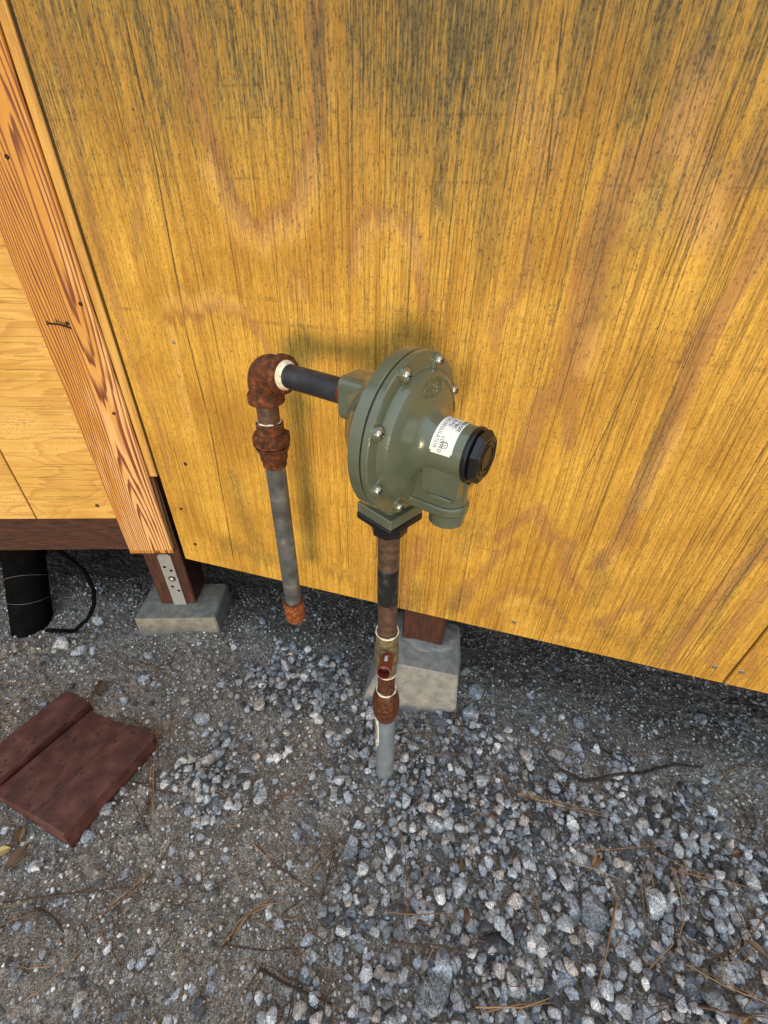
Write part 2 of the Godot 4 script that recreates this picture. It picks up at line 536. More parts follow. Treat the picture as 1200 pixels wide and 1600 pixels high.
# flat-sawn fir board, growth rings in long arches
func fir_maps() -> Array:
	var W := 256
	var H := 2048
	var wa := noise_bytes(W, H, 24, 30, 0.05, 31, 2)
	var wb := noise_bytes(W, H, W, 24, 0.06, 32, 2)
	var fi := noise_bytes(W, H, W, 80, 0.4, 33, 2)
	var bl := noise_bytes(W, H, W / 4, H / 16, 0.05, 34, 3)
	var rgb := PackedByteArray()
	rgb.resize(W * H * 3)
	var bump := PackedByteArray()
	bump.resize(W * H)
	for y in H:
		var v := float(y) / H
		for x in W:
			var k := y * W + x
			var uu := float(x) / W
			var w := wa[k] / 255.0 - 0.5
			var w2 := wb[k] / 255.0 - 0.5
			var l := bl[k] / 255.0
			var f := fi[k] / 255.0 - 0.5
			var dx := uu - 0.66 - 0.07 * sin(v * 4.2 + 0.6) - w * 0.10
			var depth := 0.05 + 0.16 * (1.0 + cos(v * 8.5 + 0.4)) * 0.5 + w * 0.05
			var ring := sqrt(dx * dx * (1.0 + 0.9 * smoothstep(0.0, 0.45, -dx)) + depth * depth) * 17.0 + w2 * 0.34 + w * 1.1
			var t := fposmod(ring, 1.0)
			var late := smoothstep(0.38, 0.84, t) * (1.0 - smoothstep(0.88, 1.0, t))
			var bleach := smoothstep(0.45, 0.85, v + (uu - 0.5) * 0.5 + (l - 0.5) * 0.5)
			var er := lerpf(198.0, 220.0, bleach) + f * 26.0
			var eg := lerpf(138.0, 172.0, bleach) + f * 26.0
			var eb := lerpf(54.0, 112.0, bleach) + f * 20.0
			var lr := lerpf(108.0, 116.0, bleach) + f * 20.0
			var lg := lerpf(52.0, 54.0, bleach) + f * 16.0
			var lb := lerpf(18.0, 24.0, bleach) + f * 10.0
			late = clampf(late * (0.75 + 0.5 * l), 0.0, 1.0)
			rgb[k * 3] = clampi(int(lerpf(er, lr, late)), 0, 255)
			rgb[k * 3 + 1] = clampi(int(lerpf(eg, lg, late)), 0, 255)
			rgb[k * 3 + 2] = clampi(int(lerpf(eb, lb, late)), 0, 255)
			bump[k] = clampi(int(110.0 + late * 70.0 + f * 40.0), 0, 255)
	return [tex(W, H, rgb), tex_l(W, H, bump)]

# mottled colour from a list of stops; each stop [position, r, g, b]
func mottle(size: int, stops: Array, freq: float, fine: float, seed_: int, fine_share := 0.4, spots := 0.0, spot_col := Color.BLACK) -> ImageTexture:
	var a := noise_bytes(size, size, size, size, freq, seed_, 4)
	var b := noise_bytes(size, size, size, size, fine, seed_ + 1, 2)
	var c := noise_bytes(size, size, size, size, fine * 0.5, seed_ + 2, 1, FastNoiseLite.TYPE_CELLULAR)
	var rgb := PackedByteArray()
	rgb.resize(size * size * 3)
	for k in size * size:
		var t := clampf(a[k] / 255.0 * (1.0 - fine_share) + b[k] / 255.0 * fine_share, 0.0, 1.0)
		var i := 0
		while i < stops.size() - 2 and t > stops[i + 1][0]:
			i += 1
		var s0: Array = stops[i]
		var s1: Array = stops[i + 1]
		var w := clampf((t - s0[0]) / (s1[0] - s0[0]), 0.0, 1.0)
		var col := Color(lerpf(s0[1], s1[1], w), lerpf(s0[2], s1[2], w), lerpf(s0[3], s1[3], w))
		if spots > 0.0 and c[k] < 255.0 * spots:
			col = col.lerp(Color(spot_col.r * 255, spot_col.g * 255, spot_col.b * 255), 0.75)
		rgb[k * 3] = clampi(int(col.r), 0, 255)
		rgb[k * 3 + 1] = clampi(int(col.g), 0, 255)
		rgb[k * 3 + 2] = clampi(int(col.b), 0, 255)
	return tex(size, size, rgb)

# crystals of granite or grains of sand: cells, each of one tone picked from a palette
func grains(size: int, cell: float, seed_: int, palette: Array, blur := 0.35) -> Array:
	var c := noise_bytes(size, size, size, size, cell, seed_, 1, FastNoiseLite.TYPE_CELLULAR)
	var d := noise_bytes(size, size, size, size, cell * 0.45, seed_ + 1, 1, FastNoiseLite.TYPE_CELLULAR)
	var e := noise_bytes(size, size, size, size, cell * 0.06, seed_ + 2, 3)
	var rgb := PackedByteArray()
	rgb.resize(size * size * 3)
	var bump := PackedByteArray()
	bump.resize(size * size)
	var n := palette.size()
	for k in size * size:
		var p: Color = palette[(c[k] * 7 + 3) % n]
		var q: Color = palette[(d[k] * 5 + 1) % n]
		var w := e[k] / 255.0
		var col := p.lerp(q, blur) * (0.72 + 0.5 * w)
		rgb[k * 3] = clampi(int(col.r * 255), 0, 255)
		rgb[k * 3 + 1] = clampi(int(col.g * 255), 0, 255)
		rgb[k * 3 + 2] = clampi(int(col.b * 255), 0, 255)
		bump[k] = clampi(int(60.0 + c[k] * 0.4 + d[k] * 0.3), 0, 255)
	return [tex(size, size, rgb), tex_l(size, size, bump)]

func std(color: Color, rough: float, t: Texture2D = null, tri := 0.0, world := true) -> StandardMaterial3D:
	var m := StandardMaterial3D.new()
	m.albedo_color = color
	m.roughness = rough
	if t:
		m.albedo_texture = t
	if tri > 0.0:
		m.uv1_triplanar = true
		m.uv1_world_triplanar = world
		m.uv1_scale = Vector3.ONE * tri
	return m

func relief(m: StandardMaterial3D, t: Texture2D, cm: float) -> void:
	m.heightmap_enabled = true
	m.heightmap_texture = t
	m.heightmap_scale = cm


# ------------------------------------------------------------ the scene
func _ready() -> void:
	var c := cos(PITCH)
	var s := sin(PITCH)
	var cr := cos(ROLL)
	var sr := sin(ROLL)
	cam_x = Vector3(cr, -sr * c, sr * s)
	cam_y = Vector3(sr, cr * c, -cr * s)
	cam_z = Vector3(0, s, c)
	wall_u = Vector3(cos(YAW), 0, sin(YAW))
	wall_n = Vector3(-sin(YAW), 0, cos(YAW))
	left_u = Vector3(cos(YAW_L), 0, sin(YAW_L))
	left_n = Vector3(-sin(YAW_L), 0, cos(YAW_L))

	var cam := Camera3D.new()
	cam.name = "camera"
	cam.fov = rad_to_deg(2.0 * atan(800.0 / F))
	cam.near = 0.02
	cam.far = 400.0
	cam.transform = Transform3D(Basis(cam_x, cam_y, cam_z), CAM)
	add_child(cam)
	cam.current = true

	var sky_mat := ProceduralSkyMaterial.new()
	sky_mat.sky_top_color = Color(0.86, 0.935, 1.0)
	sky_mat.sky_horizon_color = Color(0.62, 0.635, 0.66)
	sky_mat.sky_curve = 0.55
	sky_mat.ground_bottom_color = Color(0.36, 0.33, 0.29)
	sky_mat.ground_horizon_color = Color(0.60, 0.58, 0.55)
	sky_mat.sun_angle_max = 25.0
	var sky := Sky.new()
	sky.sky_material = sky_mat
	var env := Environment.new()
	env.background_mode = Environment.BG_SKY
	env.sky = sky
	env.background_energy_multiplier = 1.60
	env.tonemap_mode = Environment.TONE_MAPPER_LINEAR
	env.tonemap_exposure = 1.14
	env.sdfgi_enabled = true
	env.ssao_enabled = true
	env.ssil_enabled = true
	var we := WorldEnvironment.new()
	we.name = "environment"
	we.environment = env
	add_child(we)

	# low, hazy sun from behind the camera: the pipe's soft shadow on the plywood lies level with the pipe
	var sun := DirectionalLight3D.new()
	sun.name = "sun"
	sun.light_color = Color(1.0, 0.89, 0.70)
	sun.light_energy = 0.92
	sun.light_angular_distance = 12.0
	sun.shadow_enabled = true
	add_child(sun)
	sun.look_at_from_position(Vector3(-0.02, 0.05, 1.0), Vector3.ZERO)

	make_materials()
	build_ground()
	build_building()
	build_blocks()
	build_gas()
	build_splash_block()
	build_under_floor()
	build_gravel()
	build_litter()


func make_materials() -> void:
	var ply := plywood_maps()
	M.ply = std(Color.WHITE, 0.72, ply[0])
	relief(M.ply, ply[1], 0.10)
	var cross := plywood_cross_maps()
	M.ply_cross = std(Color.WHITE, 0.7, cross[0])
	var fir := fir_maps()
	M.fir = std(Color.WHITE, 0.6, fir[0])
	relief(M.fir, fir[1], 0.06)
	M.strip = std(Color.WHITE, 0.7, mottle(512, [[0.2, 150, 104, 44], [0.5, 200, 152, 72], [0.8, 216, 172, 96]], 0.03, 0.3, 41))
	M.strip.uv1_scale = Vector3(0.35, 0.12, 1)
	M.stain = std(Color.WHITE, 0.62, mottle(512, [[0.25, 32, 16, 11], [0.5, 66, 34, 24], [0.75, 90, 50, 36]], 0.02, 0.25, 44, 0.5), 1.0)
	M.stain.uv1_scale = Vector3(10.0, 1.6, 10.0)
	M.stain_beam = M.stain.duplicate()
	M.stain_beam.uv1_scale = Vector3(1.6, 12.0, 10.0)
	M.siding = std(srgb(150, 118, 78), 0.8)
	M.deck = std(srgb(96, 72, 50), 0.85)
	M.concrete = std(Color.WHITE, 0.92, mottle(512, [[0.15, 104, 106, 106], [0.5, 140, 141, 139], [0.85, 168, 168, 164]], 0.02, 0.4, 47, 0.5, 0.02, srgb(100, 100, 100)), 3.2)
	var cg := noise_bytes(512, 512, 512, 512, 0.3, 48, 3)
	relief(M.concrete, tex_l(512, 512, cg), 0.08)
	M.concrete_warm = M.concrete.duplicate()
	M.concrete_warm.albedo_color = srgb(236, 232, 220)
	var rust_t := mottle(512, [[0.2, 34, 18, 11], [0.45, 76, 40, 20], [0.6, 110, 58, 27], [0.78, 178, 106, 48]], 0.02, 0.2, 51, 0.45)
	var rn := tex_l(512, 512, noise_bytes(512, 512, 512, 512, 0.12, 52, 4))
	M.rust = std(Color.WHITE, 0.85, rust_t, 9.0)
	relief(M.rust, rn, 0.12)
	M.rust_bright = std(Color.WHITE, 0.85, mottle(512, [[0.2, 56, 26, 12], [0.5, 132, 68, 28], [0.8, 206, 126, 58]], 0.02, 0.2, 50, 0.45), 9.0)
	relief(M.rust_bright, rn, 0.12)
	M.rust_orange = std(srgb(255, 190, 130), 0.85, rust_t, 9.0)
	M.rust_wet = std(Color.WHITE, 0.42, mottle(512, [[0.2, 28, 15, 9], [0.5, 78, 41, 19], [0.8, 142, 86, 42]], 0.025, 0.2, 53, 0.4), 9.0)
	relief(M.rust_wet, rn, 0.08)
	M.pipe_brown = std(Color.WHITE, 0.5, mottle(512, [[0.2, 44, 32, 27], [0.5, 80, 60, 49], [0.62, 100, 78, 64], [0.85, 116, 70, 42]], 0.02, 0.25, 55, 0.5), 7.0)
	relief(M.pipe_brown, rn, 0.04)
	M.pipe_black = std(Color.WHITE, 0.34, mottle(512, [[0.3, 24, 24, 26], [0.68, 42, 42, 44], [0.75, 120, 116, 110], [0.9, 150, 144, 134]], 0.012, 0.2, 57, 0.45), 7.0)
	M.pipe_tar = std(Color.WHITE, 0.5, mottle(512, [[0.2, 24, 25, 32], [0.55, 40, 42, 50], [0.78, 66, 66, 70]], 0.012, 0.25, 59, 0.3), 6.0)
	M.pipe_grey = std(Color.WHITE, 0.48, mottle(512, [[0.2, 62, 64, 66], [0.55, 90, 92, 94], [0.74, 112, 112, 110], [0.86, 176, 170, 154]], 0.010, 0.25, 61, 0.25), 6.0)
	M.seal = std(Color.WHITE, 0.7, mottle(256, [[0.2, 150, 120, 84], [0.42, 226, 218, 196], [0.85, 240, 236, 222]], 0.04, 0.25, 62, 0.3), 10.0)
	M.pvc = std(Color.WHITE, 0.42, mottle(256, [[0.2, 96, 108, 121], [0.8, 122, 132, 142]], 0.015, 0.3, 63, 0.2), 4.0)
	M.brass = std(Color.WHITE, 0.34, mottle(256, [[0.2, 84, 70, 44], [0.5, 140, 128, 92], [0.8, 176, 170, 146]], 0.04, 0.2, 65, 0.4), 8.0)
	M.brass.metallic = 0.55
	M.red = std(Color.WHITE, 0.42, mottle(256, [[0.3, 98, 34, 31], [0.7, 128, 52, 46], [0.85, 104, 54, 44]], 0.03, 0.25, 67, 0.3), 8.0)
	M.green = std(Color.WHITE, 0.26, mottle(512, [[0.2, 76, 83, 67], [0.5, 88, 95, 78], [0.8, 97, 104, 87]], 0.008, 0.3, 69, 0.4), 5.0)
	relief(M.green, tex_l(512, 512, noise_bytes(512, 512, 512, 512, 0.2, 70, 2)), 0.025)
	M.green.clearcoat_enabled = true
	M.green.clearcoat = 0.6
	M.green.clearcoat_roughness = 0.10
	M.black = std(srgb(24, 24, 28), 0.32)
	M.black_rough = std(srgb(20, 20, 22), 0.6)
	M.steel = std(srgb(196, 190, 178), 0.28)
	M.steel.metallic = 0.9
	M.galv = std(Color.WHITE, 0.42, mottle(256, [[0.2, 150, 154, 156], [0.8, 170, 172, 174]], 0.05, 0.2, 73, 0.3), 6.0)
	M.galv.metallic = 0.3
	M.plug = std(srgb(136, 112, 66), 0.8)
	M.hole = std(srgb(18, 14, 12), 0.9)
	M.iron = std(srgb(52, 38, 32), 0.6)
	M.paper = std(srgb(236, 236, 234), 0.5)
	M.ink = std(srgb(30, 30, 34), 0.6)
	M.abs_pipe = std(Color.WHITE, 0.6, mottle(256, [[0.2, 7, 7, 8], [0.8, 20, 20, 21]], 0.03, 0.3, 75, 0.3), 4.0)
	M.abs_pipe.roughness = 0.95
	M.abs_pipe.metallic_specular = 0.15
	M.film = std(srgb(96, 104, 116), 0.25)
	M.brick = std(Color.WHITE, 0.62, mottle(512, [[0.2, 56, 29, 27], [0.5, 82, 44, 39], [0.8, 112, 72, 64]], 0.012, 0.25, 77, 0.4, 0.03, srgb(30, 16, 14)), 3.4)
	relief(M.brick, tex_l(512, 512, noise_bytes(512, 512, 512, 512, 0.09, 78, 4)), 0.035)
	var sand := grains(1024, 0.30, 81, [srgb(172, 163, 152), srgb(138, 129, 119), srgb(198, 190, 180), srgb(94, 88, 82), srgb(156, 147, 137), srgb(238, 234, 227), srgb(122, 112, 100), srgb(164, 152, 136), srgb(60, 56, 54)])
	M.sand = std(Color.WHITE, 0.95, sand[0], 2.6)
	M.sand.vertex_color_use_as_albedo = true
	relief(M.sand, sand[1], 0.35)
	var granite := grains(512, 0.16, 84, [srgb(234, 235, 237), srgb(178, 182, 187), srgb(252, 252, 252), srgb(80, 84, 90), srgb(160, 165, 172), srgb(34, 36, 40), srgb(226, 228, 230), srgb(118, 124, 133), srgb(255, 253, 250)], 0.22)
	M.stone = std(Color.WHITE, 0.62, granite[0], 0.22, false)
	M.stone.vertex_color_use_as_albedo = true
	relief(M.stone, granite[1], 0.06)
	M.grit = std(Color.WHITE, 0.85)
	M.grit.vertex_color_use_as_albedo = true
	M.needle = [std(srgb(128, 94, 66), 0.7), std(srgb(100, 70, 50), 0.75), std(srgb(156, 126, 90), 0.65), std(srgb(76, 54, 42), 0.8)]
	M.twig = std(Color.WHITE, 0.85, mottle(256, [[0.2, 34, 26, 22], [0.8, 74, 58, 48]], 0.05, 0.3, 87, 0.4), 10.0)
	M.leaf = [std(srgb(120, 92, 62), 0.6), std(srgb(92, 70, 50), 0.65), std(srgb(164, 146, 92), 0.6)]


# ------------------------------------------------------------ ground
var gn := FastNoiseLite.new()
var gn2 := FastNoiseLite.new()

func ground_h(x: float, z: float) -> float:
	var near := 1.0 - smoothstep(1.6, 4.0, Vector2(x, z + 0.5).length())
	var h := gn.get_noise_2d(x, z) * 0.012 + gn2.get_noise_2d(x, z) * 0.0055
	var under := (Vector3(x, 0, z).dot(wall_n) - WALL_OFF)      # hollow under the floor
	h -= 0.045 * smoothstep(-0.02, 0.22, -under)
	h += 0.016 * exp(-Vector2(x + 0.572, z + 0.512).length_squared() / 0.0022)      # sand drifted over the splash block's far end
	return h * near

# patches of finer and coarser earth, strewn without regard to what stands nearby
func earth_tone(x: float, z: float) -> Color:
	var n := smoothstep(-0.25, 0.25, gn.get_noise_2d(x * 1.3 + 9.0, z * 1.3) + 0.5 * gn2.get_noise_2d(x + 3.0, z))
	return Color(0.60, 0.58, 0.56).lerp(Color(0.82, 0.81, 0.80), n)

func build_ground() -> void:
	gn.seed = 5
	gn.frequency = 5.0
	gn.fractal_octaves = 3
	gn2.seed = 6
	gn2.frequency = 60.0
	gn2.fractal_octaves = 2
	var xs := []
	var zs := []
	for v in [-120.0, -40.0, -12.0, -5.0, -3.0, -2.2]:
		xs.append(v)
		zs.append(v)
	var x := -1.7
	while x < 1.71:
		xs.append(x)
		x += 0.008 if absf(x) < 1.25 else 0.03
	var z := -1.6
	while z < 0.41:
		zs.append(z)
		z += 0.008 if z > -1.15 and z < 0.1 else 0.03
	for v in [2.2, 3.0, 5.0, 12.0, 40.0, 120.0]:
		xs.append(v)
		zs.append(v)
	zs.insert(zs.size() - 6, 0.9)
	var v := PackedVector3Array()
	var idx := PackedInt32Array()
	var nx := xs.size()
	for b in zs:
		for a in xs:
			v.append(Vector3(a, ground_h(a, b), b))
	for j in zs.size() - 1:
		for i in nx - 1:
			var k := j * nx + i
			idx.append_array([k, k + 1, k + nx + 1, k, k + nx + 1, k + nx])
	var n := PackedVector3Array()
	n.resize(v.size())
	for k in v.size():
		var p := v[k]
		n[k] = Vector3(ground_h(p.x - 0.004, p.z) - ground_h(p.x + 0.004, p.z), 0.008, ground_h(p.x, p.z - 0.004) - ground_h(p.x, p.z + 0.004)).normalized()
	var arr := []
	arr.resize(Mesh.ARRAY_MAX)
	arr[Mesh.ARRAY_VERTEX] = v
	arr[Mesh.ARRAY_NORMAL] = n
	var cols := PackedColorArray()
	cols.resize(v.size())
	for k in v.size():
		cols[k] = earth_tone(v[k].x, v[k].z)
	arr[Mesh.ARRAY_COLOR] = cols
	arr[Mesh.ARRAY_INDEX] = idx
	var m := ArrayMesh.new()
	m.add_surface_from_arrays(Mesh.PRIMITIVE_TRIANGLES, arr)
	var g := part("ground", m, M.sand, self)
	g.set_meta("kind", "structure")


# ------------------------------------------------------------ the raised building
# a sheet standing on a wall line: u0..u1 along, h0..h1 up, front face at "out"; its texture laid over (tu0, tw, ttop, th)
func sheet(p0: Callable, u0: float, u1: float, h0: float, h1: float, out: float, thick: float, map: Array) -> Acc:
	var a := Acc.new()
	var nf: Vector3 = (p0.call(0.0, 0.0, 1.0) - p0.call(0.0, 0.0, 0.0)).normalized()
	var uf: Vector3 = (p0.call(1.0, 0.0, 0.0) - p0.call(0.0, 0.0, 0.0)).normalized()
	var tu := func(u: float) -> float: return (u - map[0]) / map[1]
	var tv := func(h: float) -> float: return (map[2] - h) / map[3]
	var e := 0.0012
	var A: Vector3 = p0.call(u0 + e, h0 + e, out)
	var B: Vector3 = p0.call(u1 - e, h0 + e, out)
	var C: Vector3 = p0.call(u1 - e, h1 - e, out)
	var D: Vector3 = p0.call(u0 + e, h1 - e, out)
	var uv := Rect2(tu.call(u0 + e), tv.call(h0 + e), tu.call(u1 - e) - tu.call(u0 + e), tv.call(h1 - e) - tv.call(h0 + e))
	a.quad(A, B, C, D, nf, nf, nf, nf, uv)
	var A1: Vector3 = p0.call(u0, h0, out - e)
	var B1: Vector3 = p0.call(u1, h0, out - e)
	var C1: Vector3 = p0.call(u1, h1, out - e)
	var D1: Vector3 = p0.call(u0, h1, out - e)
	var A2: Vector3 = p0.call(u0, h0, out - thick)
	var B2: Vector3 = p0.call(u1, h0, out - thick)
	var C2: Vector3 = p0.call(u1, h1, out - thick)
	var D2: Vector3 = p0.call(u0, h1, out - thick)
	var strip: float = 0.02 / map[3]
	var stu: float = 0.02 / map[1]
	for q in [[A, B, B1, A1, -Vector3.UP + nf], [A1, B1, B2, A2, -Vector3.UP], [D, C, C1, D1, Vector3.UP + nf], [D1, C1, C2, D2, Vector3.UP]]:
		var nn: Vector3 = q[4].normalized()
		var vv: float = uv.position.y - strip if q[4].y < 0 else uv.end.y
		a.quad(q[0], q[1], q[2], q[3], nn, nn, nn, nn, Rect2(uv.position.x, vv, uv.size.x, strip * 0.6))
	for q in [[A, D, D1, A1, nf - uf], [A1, D1, D2, A2, -uf], [B, C, C1, B1, nf + uf], [B1, C1, C2, B2, uf]]:
		var nn: Vector3 = q[4].normalized()
		var k: bool = q[4].dot(uf) < 0
		var t0 := Vector2(uv.position.x if k else uv.end.x, uv.position.y)
		var t1 := Vector2(t0.x, uv.end.y)
		var off := Vector2(stu * 0.5 * (1.0 if k else -1.0), 0)
		a.tri(q[0], q[1], q[2], nn, nn, nn, t0, t1, t1 + off)
		a.tri(q[0], q[2], q[3], nn, nn, nn, t0, t1 + off, t0 + off)
	a.quad(A2, B2, C2, D2, -nf, -nf, -nf, -nf, uv)
	return a

func screw_at(called: String, parent: Node, pos: Vector3, dir: Vector3, r: float, m: Material, sunk := 0.0) -> void:
	var a := Acc.new()
	var x := dir.cross(Vector3.UP).normalized()
	var xf := Transform3D(Basis(x, dir, x.cross(dir)), pos + dir * (0.0004 - sunk))
	a.lathe([Vector2(0, -0.002), Vector2(r, -0.002), Vector2(r, 0.0), Vector2(r * 0.9, 0.0005), Vector2(r * 0.3, 0.0006), Vector2(r * 0.24, -0.0006), Vector2(0, -0.0007)], 14, xf)
	part(called, a, m, parent)

func build_building() -> void:
	var b := thing("wooden_building", "raised wooden building with weathered yellow plywood skirting panels on brown posts", "building", Vector3.ZERO)
	var right_edge := 0.4645
	var map := [PU0, PUW, PTOP, PHH]
	var panel := part("plywood_panel", sheet(wall_pos, -0.6285, right_edge, 0.245, 1.243, 0.0, 0.015, map), M.ply, b)
	panel.set_meta("label", "weathered golden plywood panel streaked with grey mildew")
	for p in [[90, 113, 0.0055, 0], [803, 972, 0.0042, 1], [1117, 1042, 0.0045, 1], [272, 535, 0.0028, 1], [290, 725, 0.0036, 2], [283, 795, 0.0034, 2], [305, 850, 0.0036, 2]]:
		var w := px_wall(p[0], p[1])
		screw_at("screw", panel, wall_pos(w.x, w.y), wall_n, p[2], [M.plug, M.steel, M.hole][p[3]])
	var panel2 := part("plywood_panel", sheet(wall_pos, right_edge + 0.003, 1.45, 0.245, 1.243, 0.0, 0.015, [right_edge + 0.7, -PUW, PTOP, PHH]), M.ply, b)
	var w2 := px_wall(1158, 1050)
	screw_at("screw", panel2, wall_pos(w2.x, w2.y), wall_n, 0.0045, M.steel)
	# short wall beyond the corner; its seam runs behind the board
	var seam := px_plane(57, 811, left_n, POST_OFF + 0.015).dot(left_u)
	var lp := part("plywood_panel", sheet(left_pos, seam + 0.0015, -0.455, 0.3415, 1.25, 0.015, 0.015, [seam, 0.9, 1.25, 0.92]), M.ply_cross, b)
	lp.set_meta("label", "pale plywood panel with grain running sideways")
	var q := px_plane(152, 790, left_n, POST_OFF + 0.015)
	screw_at("screw", lp, q, left_n, 0.0042, M.iron)
	part("plywood_panel", sheet(left_pos, -1.9, seam - 0.0015, 0.3415, 1.25, 0.015, 0.015, [seam - 0.9, 0.9, 1.25, 0.92]), M.ply_cross, b)
	# fir board over the joint
	var bl := px_plane(204, 866, left_n, POST_OFF + 0.041).dot(left_u)
	var br := px_plane(271, 864, left_n, POST_OFF + 0.041).dot(left_u)
	var board := part("corner_board", sheet(left_pos, bl, br, px_plane(238, 865, left_n, POST_OFF + 0.041).y, 1.25, 0.041, 0.026, [bl, br - bl, 1.16, 0.888]), M.fir, b)
	board.set_meta("label", "orange fir board with strong wavy grain covering the corner")
	part("filler_strip", sheet(left_pos, br + 0.0012, px_plane(245.5, 745, left_n, POST_OFF + 0.038).dot(left_u), h_row(px_plane(245.5, 745, left_n, POST_OFF + 0.038).x, px_plane(245.5, 745, left_n, POST_OFF + 0.038).z, 745), 1.25, 0.038, 0.014, [-0.5, 0.08, 1.25, 0.6]), M.strip, b)
	for p in [[126, 475, 0.0032], [178, 646, 0.0030], [105, 505, 0.003], [11, 245, 0.003]]:
		var w := px_plane(p[0], p[1], left_n, POST_OFF + 0.041)
		screw_at("screw", board, w, left_n, p[2], M.hole)
	var nail := Acc.new()
	var n0 := px_plane(112, 513, left_n, POST_OFF + 0.040)
	var n1 := n0 + left_n * 0.022 - left_u * 0.020 + Vector3(0, 0.012, 0)
	nail.tube([n0, n0.lerp(n1, 0.5) + Vector3(0, 0.002, 0), n1], [0.0016, 0.0016, 0.0016], 8)
	nail.tube([n1, n1 + (n1 - n0).normalized() * 0.0014], [0.0036, 0.0034], 10)
	part("bent_nail", nail, M.iron, board)
	# rim beam under the short wall
	var beam := Acc.new()
	beam.box(Vector3(0, 0, 0), Vector3(1.38, 0.140, 0.04), 0.002, Transform3D(Basis(left_u, Vector3.UP, left_n), left_pos(-1.2085, 0.311, -0.0215)))
	var bm := part("rim_beam", beam, M.stain_beam, b)
	bm.set_meta("label", "red-brown stained beam under the pale plywood")
	var beam2 := Acc.new()
	beam2.box(Vector3.ZERO, Vector3(2.05, 0.09, 0.04), 0.002, Transform3D(Basis(wall_u, Vector3.UP, wall_n), wall_pos(0.43, 0.345, -0.037)))
	part("rim_beam", beam2, M.stain_beam, b)
	# posts
	var lh := block_l_top
	var lpost := Acc.new()
	var pc := (px_ground(254, 941, lh) + px_ground(308, 939, lh)) * 0.5
	var pu := pc.dot(left_u)
	lpost.box(Vector3.ZERO, Vector3(0.089, 1.20 - lh, 0.089), 0.003, Transform3D(Basis(left_u, Vector3.UP, left_n), left_pos(pu, (1.20 + lh) / 2, -0.0455)))
	part("post", lpost, M.stain, b)
	var cpost := Acc.new()
	var cr := px_ground(690, 1012, block_c_top)
	cpost.box(Vector3.ZERO, Vector3(0.089, 0.36 - block_c_top, 0.089), 0.003, Transform3D(Basis(wall_u, Vector3.UP, wall_n), Vector3(cr.x, 0, cr.z) - wall_u * 0.0445 - wall_n * 0.0445 + Vector3(0, (0.36 + block_c_top) / 2, 0)))
	part("post", cpost, M.stain, b)
	# galvanised strap of the post base
	var st := Acc.new()
	var su := pu + 0.006
	var hw := 0.0155
	var top := 0.222
	var poly := [Vector2(-hw, -0.004), Vector2(hw, -0.004), Vector2(hw, top - lh - 0.006), Vector2(hw - 0.006, top - lh), Vector2(-hw + 0.006, top - lh), Vector2(-hw, top - lh - 0.006)]
	var sxf := Transform3D(Basis(left_u, left_n, Vector3.UP), left_pos(su, lh + 0.005, 0.0006))
	st.prism(poly, 0.0, 0.0026, 0.0006, sxf)
	var strap := part("post_strap", st, M.galv, b)
	strap.set_meta("label", "grey galvanised strap bolted to the corner post")
	for hpos in [[-0.007, 0.128, 0.0036], [0.006, 0.116, 0.0036], [-0.004, 0.062, 0.0036], [0.008, 0.048, 0.0036], [0.0015, 0.089, 0.0085]]:
		var a := Acc.new()
		a.lathe([Vector2(0, 0.0031), Vector2(hpos[2], 0.0031), Vector2(hpos[2] + 0.0006, 0.0024)], 14, sxf * Transform3D(Basis.IDENTITY, Vector3(hpos[0], 0, hpos[1])))
		part("nail_hole", a, M.hole, strap)
	var bolt := Acc.new()
	var bx := sxf * Transform3D(Basis.IDENTITY, Vector3(0.0015, 0.0032, 0.088))
	bolt.lathe([Vector2(0.0066, 0), Vector2(0.0062, 0.002), Vector2(0.005, 0.0036), Vector2(0.0025, 0.0046), Vector2(0, 0.0048)], 20, bx)
	part("bolt", bolt, M.steel, strap)
	# floor and the far sides of the skirt, which keep the crawl space dark
	var floor_a := Acc.new()
	var o := Vector3(0, 0, 0)
	var cc := [left_pos(-0.42, 0, -0.09), wall_pos(1.45, 0, -0.06), wall_pos(1.45, 0, -3.2), left_pos(-1.9, 0, -3.0), left_pos(-1.9, 0, -0.06)]
	var poly2 := []
	for p in cc:
		poly2.append(Vector2(p.x, p.z))
	floor_a.prism(poly2, 0.395, 0.43, 0.0)
	part("floor_deck", floor_a, M.deck, b)
	for e in [[cc[1], cc[2]], [cc[2], cc[3]], [cc[3], cc[4]]]:
		var a := Acc.new()
		var d: Vector3 = (e[1] - e[0])
		var len := d.length()
		d = d.normalized()
		a.box(Vector3.ZERO, Vector3(len - 0.02, 1.26, 0.015), 0.0, Transform3D(Basis(d, Vector3.UP, d.cross(Vector3.UP)), (e[0] + e[1]) * 0.5 + Vector3(0, 0.61, 0)))
		part("far_skirt_panel", a, M.deck, b)
	# the storey above the skirt, out of the frame: it hides the sky on the building's side
	part("upper_wall", sheet(wall_pos, -0.6285, 1.45, 1.252, 2.3, 0.0, 0.03, [PU0, PUW, PTOP, PHH]), M.siding, b)
	part("upper_wall", sheet(left_pos, -1.9, -0.455, 1.262, 2.3, 0.015, 0.03, [PU0, PUW, PTOP, PHH]), M.siding, b)
	var cc2 := [left_pos(-0.42, 0, 0.20), wall_pos(1.45, 0, 0.20), wall_pos(1.45, 0, -3.2), left_pos(-1.9, 0, -3.0), left_pos(-1.9, 0, 0.20)]
	var poly3 := []
	for p in cc2:
		poly3.append(Vector2(p.x, p.z))
	var roof := Acc.new()
	roof.prism(poly3, 2.31, 2.40, 0.0)
	part("roof", roof, M.deck, b)


# ------------------------------------------------------------ concrete pier blocks
var block_l_top := 0.054
var block_c_top := 0.142

